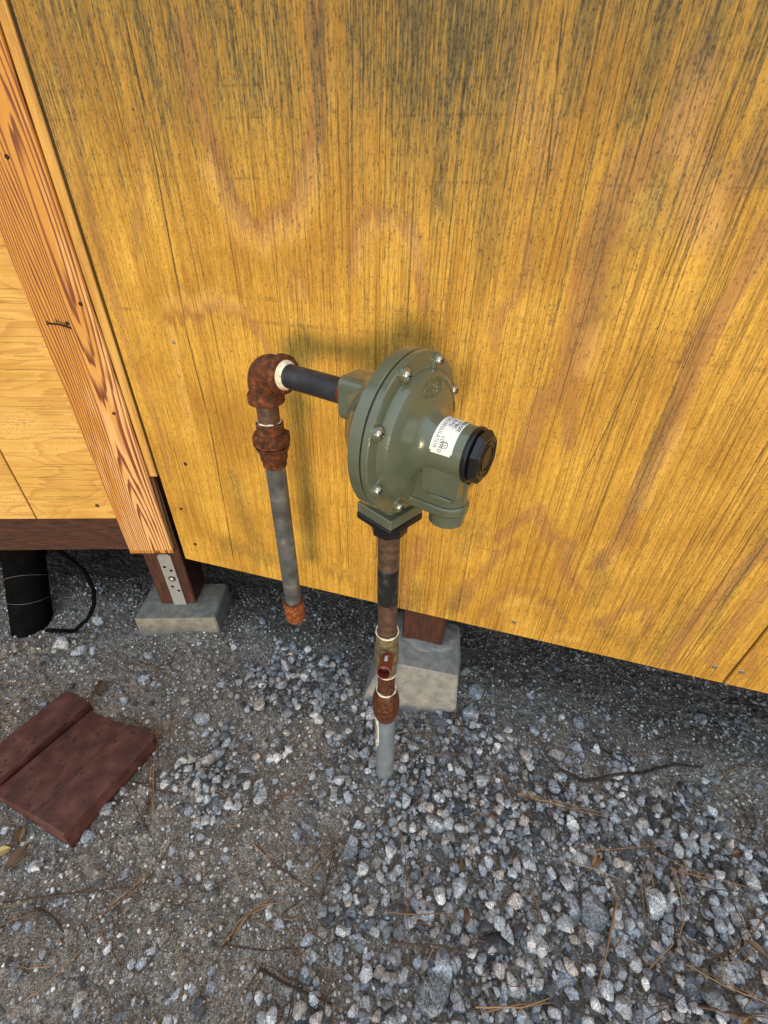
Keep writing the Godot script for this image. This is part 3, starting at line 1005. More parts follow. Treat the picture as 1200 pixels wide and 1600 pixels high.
func frustum(base: Array, top: Array, y0: float, y1: float, e: float) -> Acc:
	var a := Acc.new()
	var rings := []
	var n := base.size()
	for l in [[0.0, 0.0], [1.0, 0.0], [1.0, 1.0]]:
		pass
	var ins := func(poly: Array, d: float) -> Array:
		var c := Vector2.ZERO
		for p in poly:
			c += p / poly.size()
		var o := []
		for p in poly:
			o.append(p + (c - p).normalized() * d)
		return o
	# cut corners
	var cut := func(poly: Array) -> Array:
		var o := []
		for i in poly.size():
			var p: Vector2 = poly[i]
			o.append(p + (poly[(i + poly.size() - 1) % poly.size()] - p).normalized() * e)
			o.append(p + (poly[(i + 1) % poly.size()] - p).normalized() * e)
		return o
	var b2: Array = cut.call(base)
	var t2: Array = cut.call(top)
	var rr := [[b2, y0], [t2, y1 - e], [ins.call(t2, e * 1.2), y1]]
	var mid := Vector3.ZERO
	for p in t2:
		mid += Vector3(p.x, (y0 + y1) / 2, p.y) / t2.size()
	n = b2.size()
	for i in 2:
		for j in n:
			var k := (j + 1) % n
			a.flat([Vector3(rr[i][0][j].x, rr[i][1], rr[i][0][j].y), Vector3(rr[i][0][k].x, rr[i][1], rr[i][0][k].y), Vector3(rr[i + 1][0][k].x, rr[i + 1][1], rr[i + 1][0][k].y), Vector3(rr[i + 1][0][j].x, rr[i + 1][1], rr[i + 1][0][j].y)], mid)
	var cap := []
	for p in rr[2][0]:
		cap.append(Vector3(p.x, y1, p.y))
	a.flat(cap, mid)
	var low := []
	for p in b2:
		low.append(Vector3(p.x, y0, p.y))
	a.flat(low, mid)
	return a

func build_blocks() -> void:
	# left block under the corner post
	var fl := px_ground(209, 968, block_l_top)
	var fr := px_ground(336, 966, block_l_top)
	var d := (fr - fl).normalized()
	var back := Vector3(d.z, 0, -d.x)
	var bl := fl + back * 0.125
	var br := fr + back * 0.125
	var top := [Vector2(fl.x, fl.z), Vector2(fr.x, fr.z), Vector2(br.x, br.z), Vector2(bl.x, bl.z)]
	var base := [Vector2(fl.x - 0.004, fl.z + 0.004), Vector2(fr.x + 0.004, fr.z + 0.004), Vector2(br.x + 0.004, br.z - 0.004), Vector2(bl.x - 0.004, bl.z - 0.004)]
	var t := thing("concrete_block", "low grey concrete block under the corner post with a metal strap", "concrete block", Vector3((fl.x + br.x) / 2, 0, (fl.z + br.z) / 2), "concrete pier blocks")
	part("block", frustum(base, top, -0.06, block_l_top, 0.004), M.concrete_warm, t, Transform3D(Basis.IDENTITY, -t.position))
	# tapered block under the panel, behind the riser
	var h := block_c_top
	var tf := px_ground(716, 1058, h)
	var tl := px_ground(598, 1034, h)
	var u := (tf - tl).normalized()
	var bk := Vector3(u.z, 0, -u.x)
	var tb := px_ground(718, 975, h)
	var tops := [Vector2(tl.x, tl.z), Vector2(tf.x, tf.z), Vector2(tb.x, tb.z), Vector2(tb.x, tb.z) - Vector2(u.x, u.z) * (tf - tl).length()]
	var gf := px_ground(712, 1120, 0.0)
	var gl := px_ground(563, 1097, 0.0)
	var gb := Vector2(tb.x, tb.z) + Vector2(bk.x, bk.z) * 0.02 + Vector2(u.x, u.z) * 0.02
	var bases := [Vector2(gl.x, gl.z), Vector2(gf.x, gf.z), gb, gb - Vector2(u.x, u.z) * (gf - gl).length()]
	# carry the taper on below ground
	for i in 4:
		bases[i] += (bases[i] - tops[i]) * (0.05 / h)
	var t2 := thing("concrete_block", "tapered grey concrete pier block behind the grey riser pipe", "concrete block", Vector3((tf.x + tl.x) / 2, 0, (tf.z + tb.z) / 2), "concrete pier blocks")
	part("block", frustum(bases, tops, -0.05, h, 0.004), M.concrete, t2, Transform3D(Basis.IDENTITY, -t2.position))
	# mortar smear round the post foot
	var sm := Acc.new()
	var cr := px_ground(690, 1012, h)
	var n := 26
	var cpt := Vector3(cr.x, h, cr.z) - wall_u * 0.035 - wall_n * 0.03
	rng.seed = 9
	var ring := []
	for i in n:
		var a := TAU * i / n
		ring.append(cpt + (wall_u * cos(a) * 0.062 + wall_n * sin(a) * 0.050) * rng.randf_range(0.9, 1.1))
	for i in n:
		var p: Vector3 = ring[i]
		var q: Vector3 = ring[(i + 1) % n]
		var hi := Vector3(0, 0.007, 0)
		var pi_ := cpt.lerp(p, 0.80) + hi
		var qi := cpt.lerp(q, 0.80) + hi
		sm.quad(p, q, qi, pi_, ((p - cpt).normalized() * 0.5 + Vector3.UP).normalized(), ((q - cpt).normalized() * 0.5 + Vector3.UP).normalized(), Vector3.UP, Vector3.UP)
		sm.tri(pi_, qi, cpt + hi, Vector3.UP, Vector3.UP, Vector3.UP)
	part("mortar", sm, M.concrete, t2, Transform3D(Basis.IDENTITY, -t2.position))


# ------------------------------------------------------------ regulator, riser and pipes
func axis_xf(at: Vector3, dir: Vector3) -> Transform3D:   # local y along dir
	var d := dir.normalized()
	var x := d.cross(Vector3.UP if absf(d.y) < 0.9 else Vector3.BACK).normalized()
	return Transform3D(Basis(x, d, x.cross(d)), at)

func pipe(r: float, y0: float, y1: float, xf: Transform3D, seg := 28) -> Acc:
	var a := Acc.new()
	a.lathe([Vector2(0, y0), Vector2(r - 0.0008, y0), Vector2(r, y0 + 0.0008), Vector2(r, y1 - 0.0008), Vector2(r - 0.0008, y1), Vector2(0, y1)], seg, xf)
	return a

func ring(r: float, w: float, y: float, xf: Transform3D, seed_: int) -> Acc:     # bead of thread sealant, uneven
	var a := Acc.new()
	rng.seed = seed_
	var pts := []
	var rad := []
	var n := 28
	var ph := rng.randf() * TAU
	for i in n + 1:
		var t := TAU * (i % n) / n
		var wob := sin(t * 3.0 + ph) * 0.5 + sin(t * 7.0 + ph * 2.0) * 0.5
		pts.append(xf * Vector3(cos(t) * r, y + wob * w * 0.25, sin(t) * r))
		rad.append(w * clampf(0.62 + 0.45 * wob + rng.randf_range(-0.12, 0.12), 0.15, 1.1) if i < n else rad[0])
	a.tube(pts, rad, 8, false)
	return a

func text_acc(txt: String, size: float, depth: float, mapper: Callable) -> Acc:
	var tm := TextMesh.new()
	var f := SystemFont.new()
	f.font_names = PackedStringArray(["Droid Sans"])
	tm.font = f
	tm.font_size = 48
	tm.pixel_size = size / 48.0
	tm.depth = depth
	tm.curve_step = 4.0
	tm.text = txt
	var arr := tm.get_mesh_arrays()
	var v: PackedVector3Array = arr[Mesh.ARRAY_VERTEX]
	var ix: PackedInt32Array = arr[Mesh.ARRAY_INDEX]
	var a := Acc.new()
	for i in range(0, ix.size(), 3):
		var p: Vector3 = mapper.call(v[ix[i]])
		var q: Vector3 = mapper.call(v[ix[i + 1]])
		var r: Vector3 = mapper.call(v[ix[i + 2]])
		var n := -(q - p).cross(r - p).normalized()
		a.tri(p, q, r, n, n, n)
	return a

func build_gas() -> void:
	var base := px_ground(601, 1208, 0.0)
	var top := Vector3(0.0066, 0.609, -0.405)
	var root := thing("gas_regulator_assembly", "olive green gas regulator on a rusty pipe riser with an elbow and hanging pipe", "gas regulator", base)
	var inv := Transform3D(Basis.IDENTITY, -root.position)
	var rx := axis_xf(base, top - base)

	# --- riser, from the ground up
	var riser := part("riser_pipe", pipe(0.0172, -0.05, 0.226, rx), M.pvc, root, inv)
	riser.set_meta("label", "grey plastic-coated riser rising out of the gravel")
	var stick := Acc.new()
	var ang0 := 2.25
	var rows := 12
	for i in rows:
		var h0 := lerpf(0.118, 0.217, float(i) / rows)
		var h1 := lerpf(0.118, 0.217, float(i + 1) / rows)
		for j in 4:
			var a0 := ang0 + 0.72 * j / 4.0 + (0.25 if i < 2 else 0.0) * (1.0 - j / 4.0)
			var a1 := ang0 + 0.72 * (j + 1) / 4.0 + (0.25 if i < 2 else 0.0) * (1.0 - (j + 1) / 4.0)
			var r := 0.0176 + (0.0022 if i < 3 or i > 9 else 0.0003) * (0.6 if j == 0 else 0.0)
			var p := []
			for e in [[a0, h0], [a1, h0], [a1, h1], [a0, h1]]:
				p.append(rx * Vector3(cos(e[0]) * r, e[1], sin(e[0]) * r))
			stick.flat(p, rx * Vector3(0, h0, 0))
	var stk := part("sticker", stick, M.paper, riser)
	stk.set_meta("label", "torn white printed sticker peeling off the riser")
	var lines := Acc.new()
	for l in [[0.150, 0.212, 0.18], [0.150, 0.196, 0.30], [0.142, 0.206, 0.44], [0.132, 0.138, 0.34]]:
		var p := []
		for e in [[l[2], l[0]], [l[2] + 0.05, l[0]], [l[2] + 0.05, l[1]], [l[2], l[1]]]:
			p.append(rx * Vector3(cos(ang0 + e[0]) * 0.0183, e[1], sin(ang0 + e[0]) * 0.0183))
		lines.flat(p, rx * Vector3(0, 0.16, 0))
	part("sticker_print", lines, M.ink, riser)

	var cp := Acc.new()
	cp.lathe([Vector2(0.0, 0.214), Vector2(0.0178, 0.214), Vector2(0.0200, 0.222), Vector2(0.0222, 0.236), Vector2(0.0226, 0.250), Vector2(0.0215, 0.266), Vector2(0.0190, 0.278), Vector2(0.0178, 0.286), Vector2(0.0165, 0.288), Vector2(0, 0.288)], 30, rx)
	var coupling := part("coupling", cp, M.rust_wet, root, inv)
	part("sealant_ring", ring(0.0152, 0.0022, 0.2895, rx, 1), M.seal, coupling)
	part("pipe_nipple", pipe(0.0134, 0.284, 0.340, rx), M.rust_wet, root, inv)
	var vb := Acc.new()
	vb.lathe([Vector2(0, 0.335), Vector2(0.0150, 0.335), Vector2(0.0158, 0.338), Vector2(0.0160, 0.352), Vector2(0.0172, 0.358), Vector2(0.0178, 0.372), Vector2(0.0178, 0.392), Vector2(0.0170, 0.400), Vector2(0.0162, 0.404), Vector2(0.0162, 0.426), Vector2(0.0154, 0.428), Vector2(0, 0.428)], 28, rx)
	var valve := part("ball_valve", vb, M.brass, root, inv)
	part("sealant_ring", ring(0.0150, 0.0018, 0.3355, rx, 2), M.seal, valve)
	part("sealant_ring", ring(0.0156, 0.0020, 0.4285, rx, 3), M.seal, valve)
	# stem and red tee handle, turned along the pipe
	var out := Vector3(-0.16, 0, 0.98).normalized()
	var side := out.cross(Vector3.UP)
	var vc := rx * Vector3(0, 0.394, 0)
	var stem := Acc.new()
	stem.lathe([Vector2(0.009, 0.010), Vector2(0.009, 0.019), Vector2(0.006, 0.020), Vector2(0.006, 0.026)], 16, axis_xf(vc, out))
	part("stem", stem, M.brass, valve)
	var hd := Acc.new()
	var hy := (-out + Vector3(0, -0.40, 0)).normalized()
	var hx := Transform3D(Basis(side, hy, side.cross(hy)), vc + out * 0.026 - side * 0.004)
	# hollow grip: a tapered square tube with an open round mouth
	var secs := [[-0.026, 0.0100, 0.0092, 1.0], [-0.018, 0.0098, 0.0092, 0.7], [-0.004, 0.0090, 0.0104, 0.3], [0.006, 0.0088, 0.0120, 0.25], [0.0095, 0.0075, 0.0108, 0.25]]
	var prev := []
	var prevn := []
	for s in secs:
		var cur := []
		var curn := []
		for k in 24:
			var t := TAU * k / 24
			var e := Vector2(cos(t), sin(t))
			var sq := e / maxf(absf(e.x), absf(e.y))
			var w := sq.lerp(e, s[3])
			w = w if w.length() < 1.22 else w.normalized() * 1.22
			cur.append(hx * Vector3(w.x * s[1], s[0], w.y * s[2]))
			curn.append((hx.basis * Vector3(e.x, 0, e.y)).normalized())
		if prev.size():
			for k in 24:
				var k2 := (k + 1) % 24
				hd.quad(prev[k], prev[k2], cur[k2], cur[k], prevn[k], prevn[k2], curn[k2], curn[k])
		prev = cur
		prevn = curn
	hd.flat(prev, hx * Vector3(0, 0, 0))
	hd.lathe([Vector2(0.0096, -0.026), Vector2(0.0084, -0.0264), Vector2(0.0080, -0.012), Vector2(0, -0.011)], 24, hx)
	var handle := part("valve_handle", hd, M.red, valve)
	handle.set_meta("label", "faded red lever with a hollow end")
	var emb := text_acc("OPEN", 0.0065, 0.0008, func(p: Vector3) -> Vector3: return hx * (Vector3(p.y, -p.x - 0.006, -0.0105 - p.z) if hx.basis.z.y < 0 else Vector3(-p.y, -p.x - 0.006, 0.0105 + p.z)))
	part("handle_lettering", emb, M.paper, valve)

	var up_pipe := part("upper_pipe", pipe(0.0134, 0.424, 0.612, rx), M.pipe_brown, root, inv)
	part("black_band", pipe(0.01385, 0.490, 0.552, rx), M.pipe_black, up_pipe)
	part("sealant_ring", ring(0.0136, 0.0016, 0.607, rx, 4), M.pipe_grey, up_pipe)

	# --- regulator
	var psi := deg_to_rad(34.0)
	var ax := Vector3(cos(psi), 0, sin(psi))
	var bz := Vector3(-sin(psi), 0, cos(psi))
	var rg := Transform3D(Basis(ax, Vector3.UP, bz), Vector3(0.0066, 0.736, -0.405))
	var lx := rg * Transform3D(Basis(Vector3(0, 0, 1), Vector3(1, 0, 0), Vector3(0, 1, 0)), Vector3.ZERO)   # lathe axis along the regulator's axis
	var reg := Node3D.new()
	reg.name = "regulator"
	root.add_child(reg)
	reg.transform = inv
	reg.set_meta("label", "olive green round gas regulator with black cap and white label")

	var lower := Acc.new()
	lower.lathe([Vector2(0, -0.034), Vector2(0.030, -0.034), Vector2(0.040, -0.030), Vector2(0.058, -0.010), Vector2(0.064, 0.001), Vector2(0.068, 0.004), Vector2(0.0785, 0.0045), Vector2(0.080, 0.006), Vector2(0.080, 0.0165), Vector2(0.079, 0.0175), Vector2(0.0, 0.0175)], 72, lx)
	# inlet boss, squarish, above the centre line
	var boss_xf := lx * Transform3D(Basis.IDENTITY, Vector3(0, 0, 0.024))
	lower.prism(rounded_square(0.0205, 0.0225, 0.009), -0.056, -0.004, 0.0030, boss_xf)
	lower.lathe([Vector2(0.0, -0.040), Vector2(0.0225, -0.040), Vector2(0.0240, -0.034), Vector2(0.0275, -0.026), Vector2(0.0340, -0.016), Vector2(0.0420, -0.006), Vector2(0.0500, 0.003)], 40, lx * Transform3D(Basis.IDENTITY, Vector3(0, 0, 0.022)))
	# outlet neck and square flange
	var vx := Transform3D(Basis(Vector3.UP, deg_to_rad(-44.0)), Vector3(0.0066, 0, -0.405))
	lower.prism(rounded_square(0.019, 0.019, 0.006), 0.640, 0.70, 0.001, vx)
	lower.prism(rounded_square(0.0265, 0.0265, 0.002), 0.6345, 0.6475, 0.0012, vx)
	part("lower_case", lower, M.green, reg)
	var fl := Acc.new()
	fl.prism(rounded_square(0.0275, 0.0275, 0.004), 0.6262, 0.6343, 0.001, vx)
	fl.prism(ngon(0.0215, 8, 0.2), 0.608, 0.6260, 0.0016, vx)
	var flo := part("outlet_flange", fl, M.black, reg)
	flo.set_meta("label", "black flange and nut under the regulator")
	var dia := Acc.new()
	dia.lathe([Vector2(0.02, 0.0176), Vector2(0.0782, 0.0176), Vector2(0.0782, 0.0194), Vector2(0.02, 0.0194)], 64, lx)
	part("diaphragm_edge", dia, M.black_rough, reg)

	var upper := Acc.new()
	upper.lathe([Vector2(0.04, 0.0195), Vector2(0.079, 0.0195), Vector2(0.080, 0.0203), Vector2(0.080, 0.0255), Vector2(0.0788, 0.0268), Vector2(0.0665, 0.0270), Vector2(0.0650, 0.0282), Vector2(0.0640, 0.0325), Vector2(0.0625, 0.0355), Vector2(0.0590, 0.0370), Vector2(0.0520, 0.0392), Vector2(0.0430, 0.0410), Vector2(0.0370, 0.0424), Vector2(0.0325, 0.0442), Vector2(0.0292, 0.0475), Vector2(0.0272, 0.0520), Vector2(0.0260, 0.0590), Vector2(0.0252, 0.0880), Vector2(0.0245, 0.0890), Vector2(0.0, 0.0890)], 80, lx)
	for k in 8:
		var t := TAU * (k + 0.5) / 8.0
		var cx := lx * Transform3D(Basis.IDENTITY, Vector3(cos(t) * 0.0725, 0, sin(t) * 0.0725))
		upper.lathe([Vector2(0.0072, 0.0262), Vector2(0.0070, 0.0288), Vector2(0.0062, 0.0296), Vector2(0, 0.0296)], 18, cx)
		var rb := lx * Transform3D(Basis(Vector3.UP, -t), Vector3.ZERO)
		upper.prism([Vector2(0.0615, -0.0068), Vector2(0.0725, -0.0068), Vector2(0.0725, 0.0068), Vector2(0.0615, 0.0068)], 0.0255, 0.0290, 0.0012, rb)
	# vent housing under the bonnet
	var vv := rg
	upper.prism(stadium(0.030, 0.0700, 0.0182, 16), -0.0580, -0.012, 0.003, vv)
	upper.prism(stadium(0.032, 0.0705, 0.0202, 16), -0.0665, -0.0560, 0.0018, vv)
	upper.lathe([Vector2(0.0195, -0.066), Vector2(0.0190, -0.070), Vector2(0.0182, -0.0800), Vector2(0.0172, -0.0782), Vector2(0.0155, -0.0782), Vector2(0.0150, -0.07), Vector2(0, -0.07)], 32, rg * Transform3D(Basis.IDENTITY, Vector3(0.0700, 0, 0)))
	upper.prism([Vector2(0.049, -0.020), Vector2(0.0865, -0.020), Vector2(0.0865, 0.0200), Vector2(0.049, 0.0220)], -0.0430, -0.012, 0.0022, vv)
	upper.prism([Vector2(0.056, -0.0195), Vector2(0.079, -0.0195), Vector2(0.081, 0.0205), Vector2(0.056, 0.0205)], -0.0500, -0.0435, 0.0015, vv)
	upper.prism(stadium(0.036, 0.050, 0.0165, 12), -0.050, 0.0, 0.004, vv)
	part("upper_case", upper, M.green, reg)

	# closing cap
	var cap := Acc.new()
	cap.lathe([Vector2(0.0, 0.0870), Vector2(0.0256, 0.0870), Vector2(0.0264, 0.0882), Vector2(0.0264, 0.0908), Vector2(0.0256, 0.0918), Vector2(0, 0.0918)], 48, lx)
	cap.prism(ngon(0.0250, 8, 0.35), 0.0916, 0.1015, 0.0026, lx)
	cap.lathe([Vector2(0.0125, 0.1013), Vector2(0.0125, 0.1024), Vector2(0.0114, 0.1024), Vector2(0.0114, 0.1013)], 36, lx)
	cap.lathe([Vector2(0.0170, 0.1013), Vector2(0.0170, 0.1022), Vector2(0.0162, 0.1022), Vector2(0.0162, 0.1013)], 36, lx)
	var cp_o := part("cap", cap, M.black, reg)
	cp_o.set_meta("label", "black eight-sided plastic cap on the bonnet")
	var lug := Acc.new()
	lug.box(Vector3(0.0890, -0.0262, 0.002), Vector3(0.004, 0.008, 0.006), 0.001, rg)
	part("cap_lug", lug, M.black, reg)

	# screws with a cross slot
	for k in 8:
		var t := TAU * (k + 0.5) / 8.0
		var cx := lx * Transform3D(Basis(Vector3.UP, k * 1.3), Vector3(cos(t) * 0.0725, 0.0296, sin(t) * 0.0725))
		var sc := Acc.new()
		sc.lathe([Vector2(0.0048, 0), Vector2(0.0047, 0.0009), Vector2(0.0040, 0.0024), Vector2(0.0025, 0.0034), Vector2(0, 0.0038)], 20, cx)
		sc.lathe([Vector2(0.0056, 0), Vector2(0.0056, 0.0004), Vector2(0.0044, 0.0005)], 20, cx)
		var so := part("screw", sc, M.steel, reg)
		so.set_meta("label", "shiny cross-head screw")
		var sl := Acc.new()
		for e in [Vector2(0.0029, 0.0005), Vector2(0.0005, 0.0029)]:
			sl.prism([Vector2(-e.x, -e.y), Vector2(e.x, -e.y), Vector2(e.x, e.y), Vector2(-e.x, e.y)], 0.0020, 0.00392 + e.x * 0.01, 0.0, cx)
		part("screw_slot", sl, M.hole, reg)

	# raised lettering on the dome: round the axis at radius r
	var dome := func(r: float) -> float:
		var pr := [[0.0292, 0.0475], [0.0325, 0.0442], [0.037, 0.0424], [0.043, 0.0410], [0.052, 0.0392], [0.059, 0.0370], [0.0625, 0.0355]]
		for i in pr.size() - 1:
			if r <= pr[i + 1][0]:
				return lerpf(pr[i][1], pr[i + 1][1], clampf((r - pr[i][0]) / (pr[i + 1][0] - pr[i][0]), 0.0, 1.0))
		return 0.0355
	var on_dome := func(p: Vector3, r0: float, a0: float) -> Vector3:
		var r := r0 + p.y
		var a := a0 - p.x / r0
		return lx * Vector3(cos(a) * r, dome.call(r) + p.z + 0.0002, sin(a) * r)
	part("raised_lettering", text_acc("REGO", 0.011, 0.0014, func(p: Vector3) -> Vector3: return on_dome.call(p, 0.0485, 1.62)), M.green, reg)
	var oval := Acc.new()
	var op := []
	for i in 33:
		var t := TAU * i / 32
		op.append(on_dome.call(Vector3(cos(t) * 0.0165, sin(t) * 0.0068 + 0.0015, 0.0002), 0.0485, 1.62))
	oval.tube(op, range(33).map(func(_i): return 0.0006), 6, false)
	part("raised_oval", oval, M.green, reg)
	part("raised_lettering", text_acc("SAFETY WARNING  REPLACE REGULATOR", 0.0040, 0.0009, func(p: Vector3) -> Vector3: return on_dome.call(p, 0.0570, 2.2)), M.green, reg)
	part("raised_lettering", text_acc("UL", 0.007, 0.0010, func(p: Vector3) -> Vector3: return on_dome.call(p, 0.052, 3.75)), M.green, reg)
	var ul := Acc.new()
	var up := []
	for i in 25:
		var t := TAU * i / 24
		up.append(on_dome.call(Vector3(cos(t) * 0.0065, sin(t) * 0.0065, 0.0002), 0.052, 3.75))
	ul.tube(up, range(25).map(func(_i): return 0.0005), 6, false)
	part("raised_oval", ul, M.green, reg)

	# white label wrapped round the bonnet; t runs down the camera's side from the top
	var lab := Acc.new()
	var on_bon := func(s: float, t: float, h: float) -> Vector3:
		var rr := lerpf(0.0260, 0.0252, clampf((s - 0.059) / 0.029, 0.0, 1.0)) + 0.0016 * (1.0 - smoothstep(0.0520, 0.0590, s)) * 0.75 + 0.00035 + h
		return rg * Vector3(s, cos(t) * rr, sin(t) * rr)
	var t0 := -0.75
	var t1 := 1.42
	var s0 := 0.0560
	var s1 := 0.0780
	var nt := 26
	for i in nt:
		var a0 := lerpf(t0, t1, float(i) / nt)
		var a1 := lerpf(t0, t1, float(i + 1) / nt)
		var e0 := 0.0014 if i == 0 or i == nt - 1 else 0.0
		var n0: Vector3 = rg.basis * Vector3(0, cos(a0), sin(a0))
		var n1: Vector3 = rg.basis * Vector3(0, cos(a1), sin(a1))
		lab.quad(on_bon.call(s0 + e0, a0, 0.0), on_bon.call(s1 - e0, a0, 0.0), on_bon.call(s1 - e0, a1, 0.0), on_bon.call(s0 + e0, a1, 0.0), n0, n0, n1, n1)
	var label := part("label", lab, M.paper, reg)
	label.set_meta("label", "white printed paper label round the bonnet")
	var words := Acc.new()
	for e in [["LP-GAS REGULATOR", 0.0042, 0.0605, 0.42], ["10 PSI", 0.0040, 0.0658, 0.1], ["11\"WC", 0.0040, 0.0704, 0.15], ["5503-OFF", 0.0038, 0.0750, 0.1], ["LISTED", 0.0020, 0.0656, 1.08], ["UL", 0.0036, 0.0690, 1.08]]:
		var t := text_acc(e[0], e[1], 0.0003, func(p: Vector3) -> Vector3: return on_bon.call(e[2] + p.y, e[3] + p.x / 0.0260, 0.0002 + p.z))
		words.v.append_array(t.v); words.n.append_array(t.n); words.t.append_array(t.t)
	var rp := []
	for i in 21:
		var t := TAU * i / 20
		rp.append(on_bon.call(0.0690 + sin(t) * 0.0032, 1.08 + cos(t) * 0.0032 / 0.0260, 0.0001))
	words.tube(rp, range(21).map(func(_i): return 0.00028), 5, false)
	part("label_print", words, M.ink, reg)

	# --- inlet pipe, elbow, union and the hanging pipe
	var ih := 0.760
	var eo := Vector3(0.0066, ih, -0.405) + ax * -0.185
	var px_ := axis_xf(eo, ax)
	var hp := part("inlet_pipe", pipe(0.0134, 0.022, 0.133, px_), M.pipe_tar, root, inv)
	hp.set_meta("label", "dark blue-black pipe between elbow and regulator")
	var en := Acc.new()
	en.lathe([Vector2(0.0137, 0.1225), Vector2(0.0137, 0.1285), Vector2(0.0130, 0.1290)], 28, px_)
	part("rusty_thread", en, M.rust_orange, hp)
	part("sealant_ring", ring(0.0140, 0.0016, 0.1295, px_, 5), M.seal, hp)
	var el := Acc.new()
	var path := []
	var rad := []
	for e in [[0.030, 0.0], [0.024, 0.0]]:
		path.append(eo + ax * e[0]); rad.append(0.0185)
	for i in 9:
		var t := PI / 2 * i / 8.0
		path.append(eo + ax * (0.018 - sin(t) * 0.018) + Vector3.DOWN * (0.018 - cos(t) * 0.018)); rad.append(0.0190)
	path.append(eo + Vector3.DOWN * 0.036); rad.append(0.0185)
	el.tube(path, rad, 28)
	el.lathe([Vector2(0.0150, 0.0385), Vector2(0.0215, 0.0385), Vector2(0.0222, 0.0375), Vector2(0.0222, 0.0300), Vector2(0.0205, 0.0275), Vector2(0.0180, 0.0265)], 28, px_)
	el.lathe([Vector2(0.0, -0.0405), Vector2(0.0210, -0.0405), Vector2(0.0222, -0.0390), Vector2(0.0222, -0.0300), Vector2(0.0205, -0.0275), Vector2(0.0180, -0.0265)], 28, Transform3D(Basis.IDENTITY, eo))
	var elbow := part("elbow", el, M.rust, root, inv)
	var se := Acc.new()
	se.lathe([Vector2(0.0168, 0.0384), Vector2(0.0158, 0.0405), Vector2(0.0146, 0.0432), Vector2(0.0134, 0.0444)], 28, px_)
	part("sealant_ring", se, M.seal, elbow)
	part("sealant_ring", ring(0.0142, 0.0020, 0.0402, px_, 6), M.seal, elbow)
	var dx := Transform3D(Basis.IDENTITY, eo)
	part("sealant_ring", ring(0.0140, 0.0018, -0.0412, dx, 7), M.seal, elbow)
	part("pipe_nipple", pipe(0.0136, -0.068, -0.036, dx), M.pipe_brown, root, inv)
	var un := Acc.new()
	un.lathe([Vector2(0, -0.0655), Vector2(0.0160, -0.0655), Vector2(0.0172, -0.0670), Vector2(0.0172, -0.0815)].map(func(p): return p), 26, dx)
	un.prism(ngon(0.0242, 8, 0.3), -0.0985, -0.0800, 0.003, dx)
	un.lathe([Vector2(0.0225, -0.0975), Vector2(0.0200, -0.1050), Vector2(0.0180, -0.1080), Vector2(0.0176, -0.1170), Vector2(0.0160, -0.1190), Vector2(0.0156, -0.1270), Vector2(0.0138, -0.1290)], 26, dx)
	var union := part("union", un, M.rust, root, inv)
	union.set_meta("label", "rusty pipe union with an eight-sided nut")
	part("sealant_ring", ring(0.0142, 0.0019, -0.0658, dx, 8), M.seal, union)
	var low := 0.378 - ih
	var hang := part("hanging_pipe", pipe(0.0134, low - 0.01, -0.122, dx), M.pipe_grey, root, inv)
	hang.set_meta("label", "dull grey pipe hanging from the rusty union")
	var ec := Acc.new()
	ec.lathe([Vector2(0, low - 0.046), Vector2(0.0150, low - 0.046), Vector2(0.0160, low - 0.044), Vector2(0.0166, low - 0.020), Vector2(0.0172, low - 0.006), Vector2(0.0160, low - 0.004), Vector2(0.0134, low - 0.004)], 26, dx)
	var endcap := part("pipe_cap", ec, M.rust_bright, root, inv)
	part("rusty_thread", ring(0.0150, 0.0024, low - 0.0035, dx, 9), M.rust_orange, endcap)

func rounded_square(hx: float, hz: float, r: float) -> Array:
	var p := []
	for c in [[1, 1, 0.0], [-1, 1, PI / 2], [-1, -1, PI], [1, -1, 1.5 * PI]]:
		for i in 5:
			var a: float = c[2] + PI / 2 * i / 4.0
			p.append(Vector2(c[0] * (hx - r) + cos(a) * r, c[1] * (hz - r) + sin(a) * r))
	return p


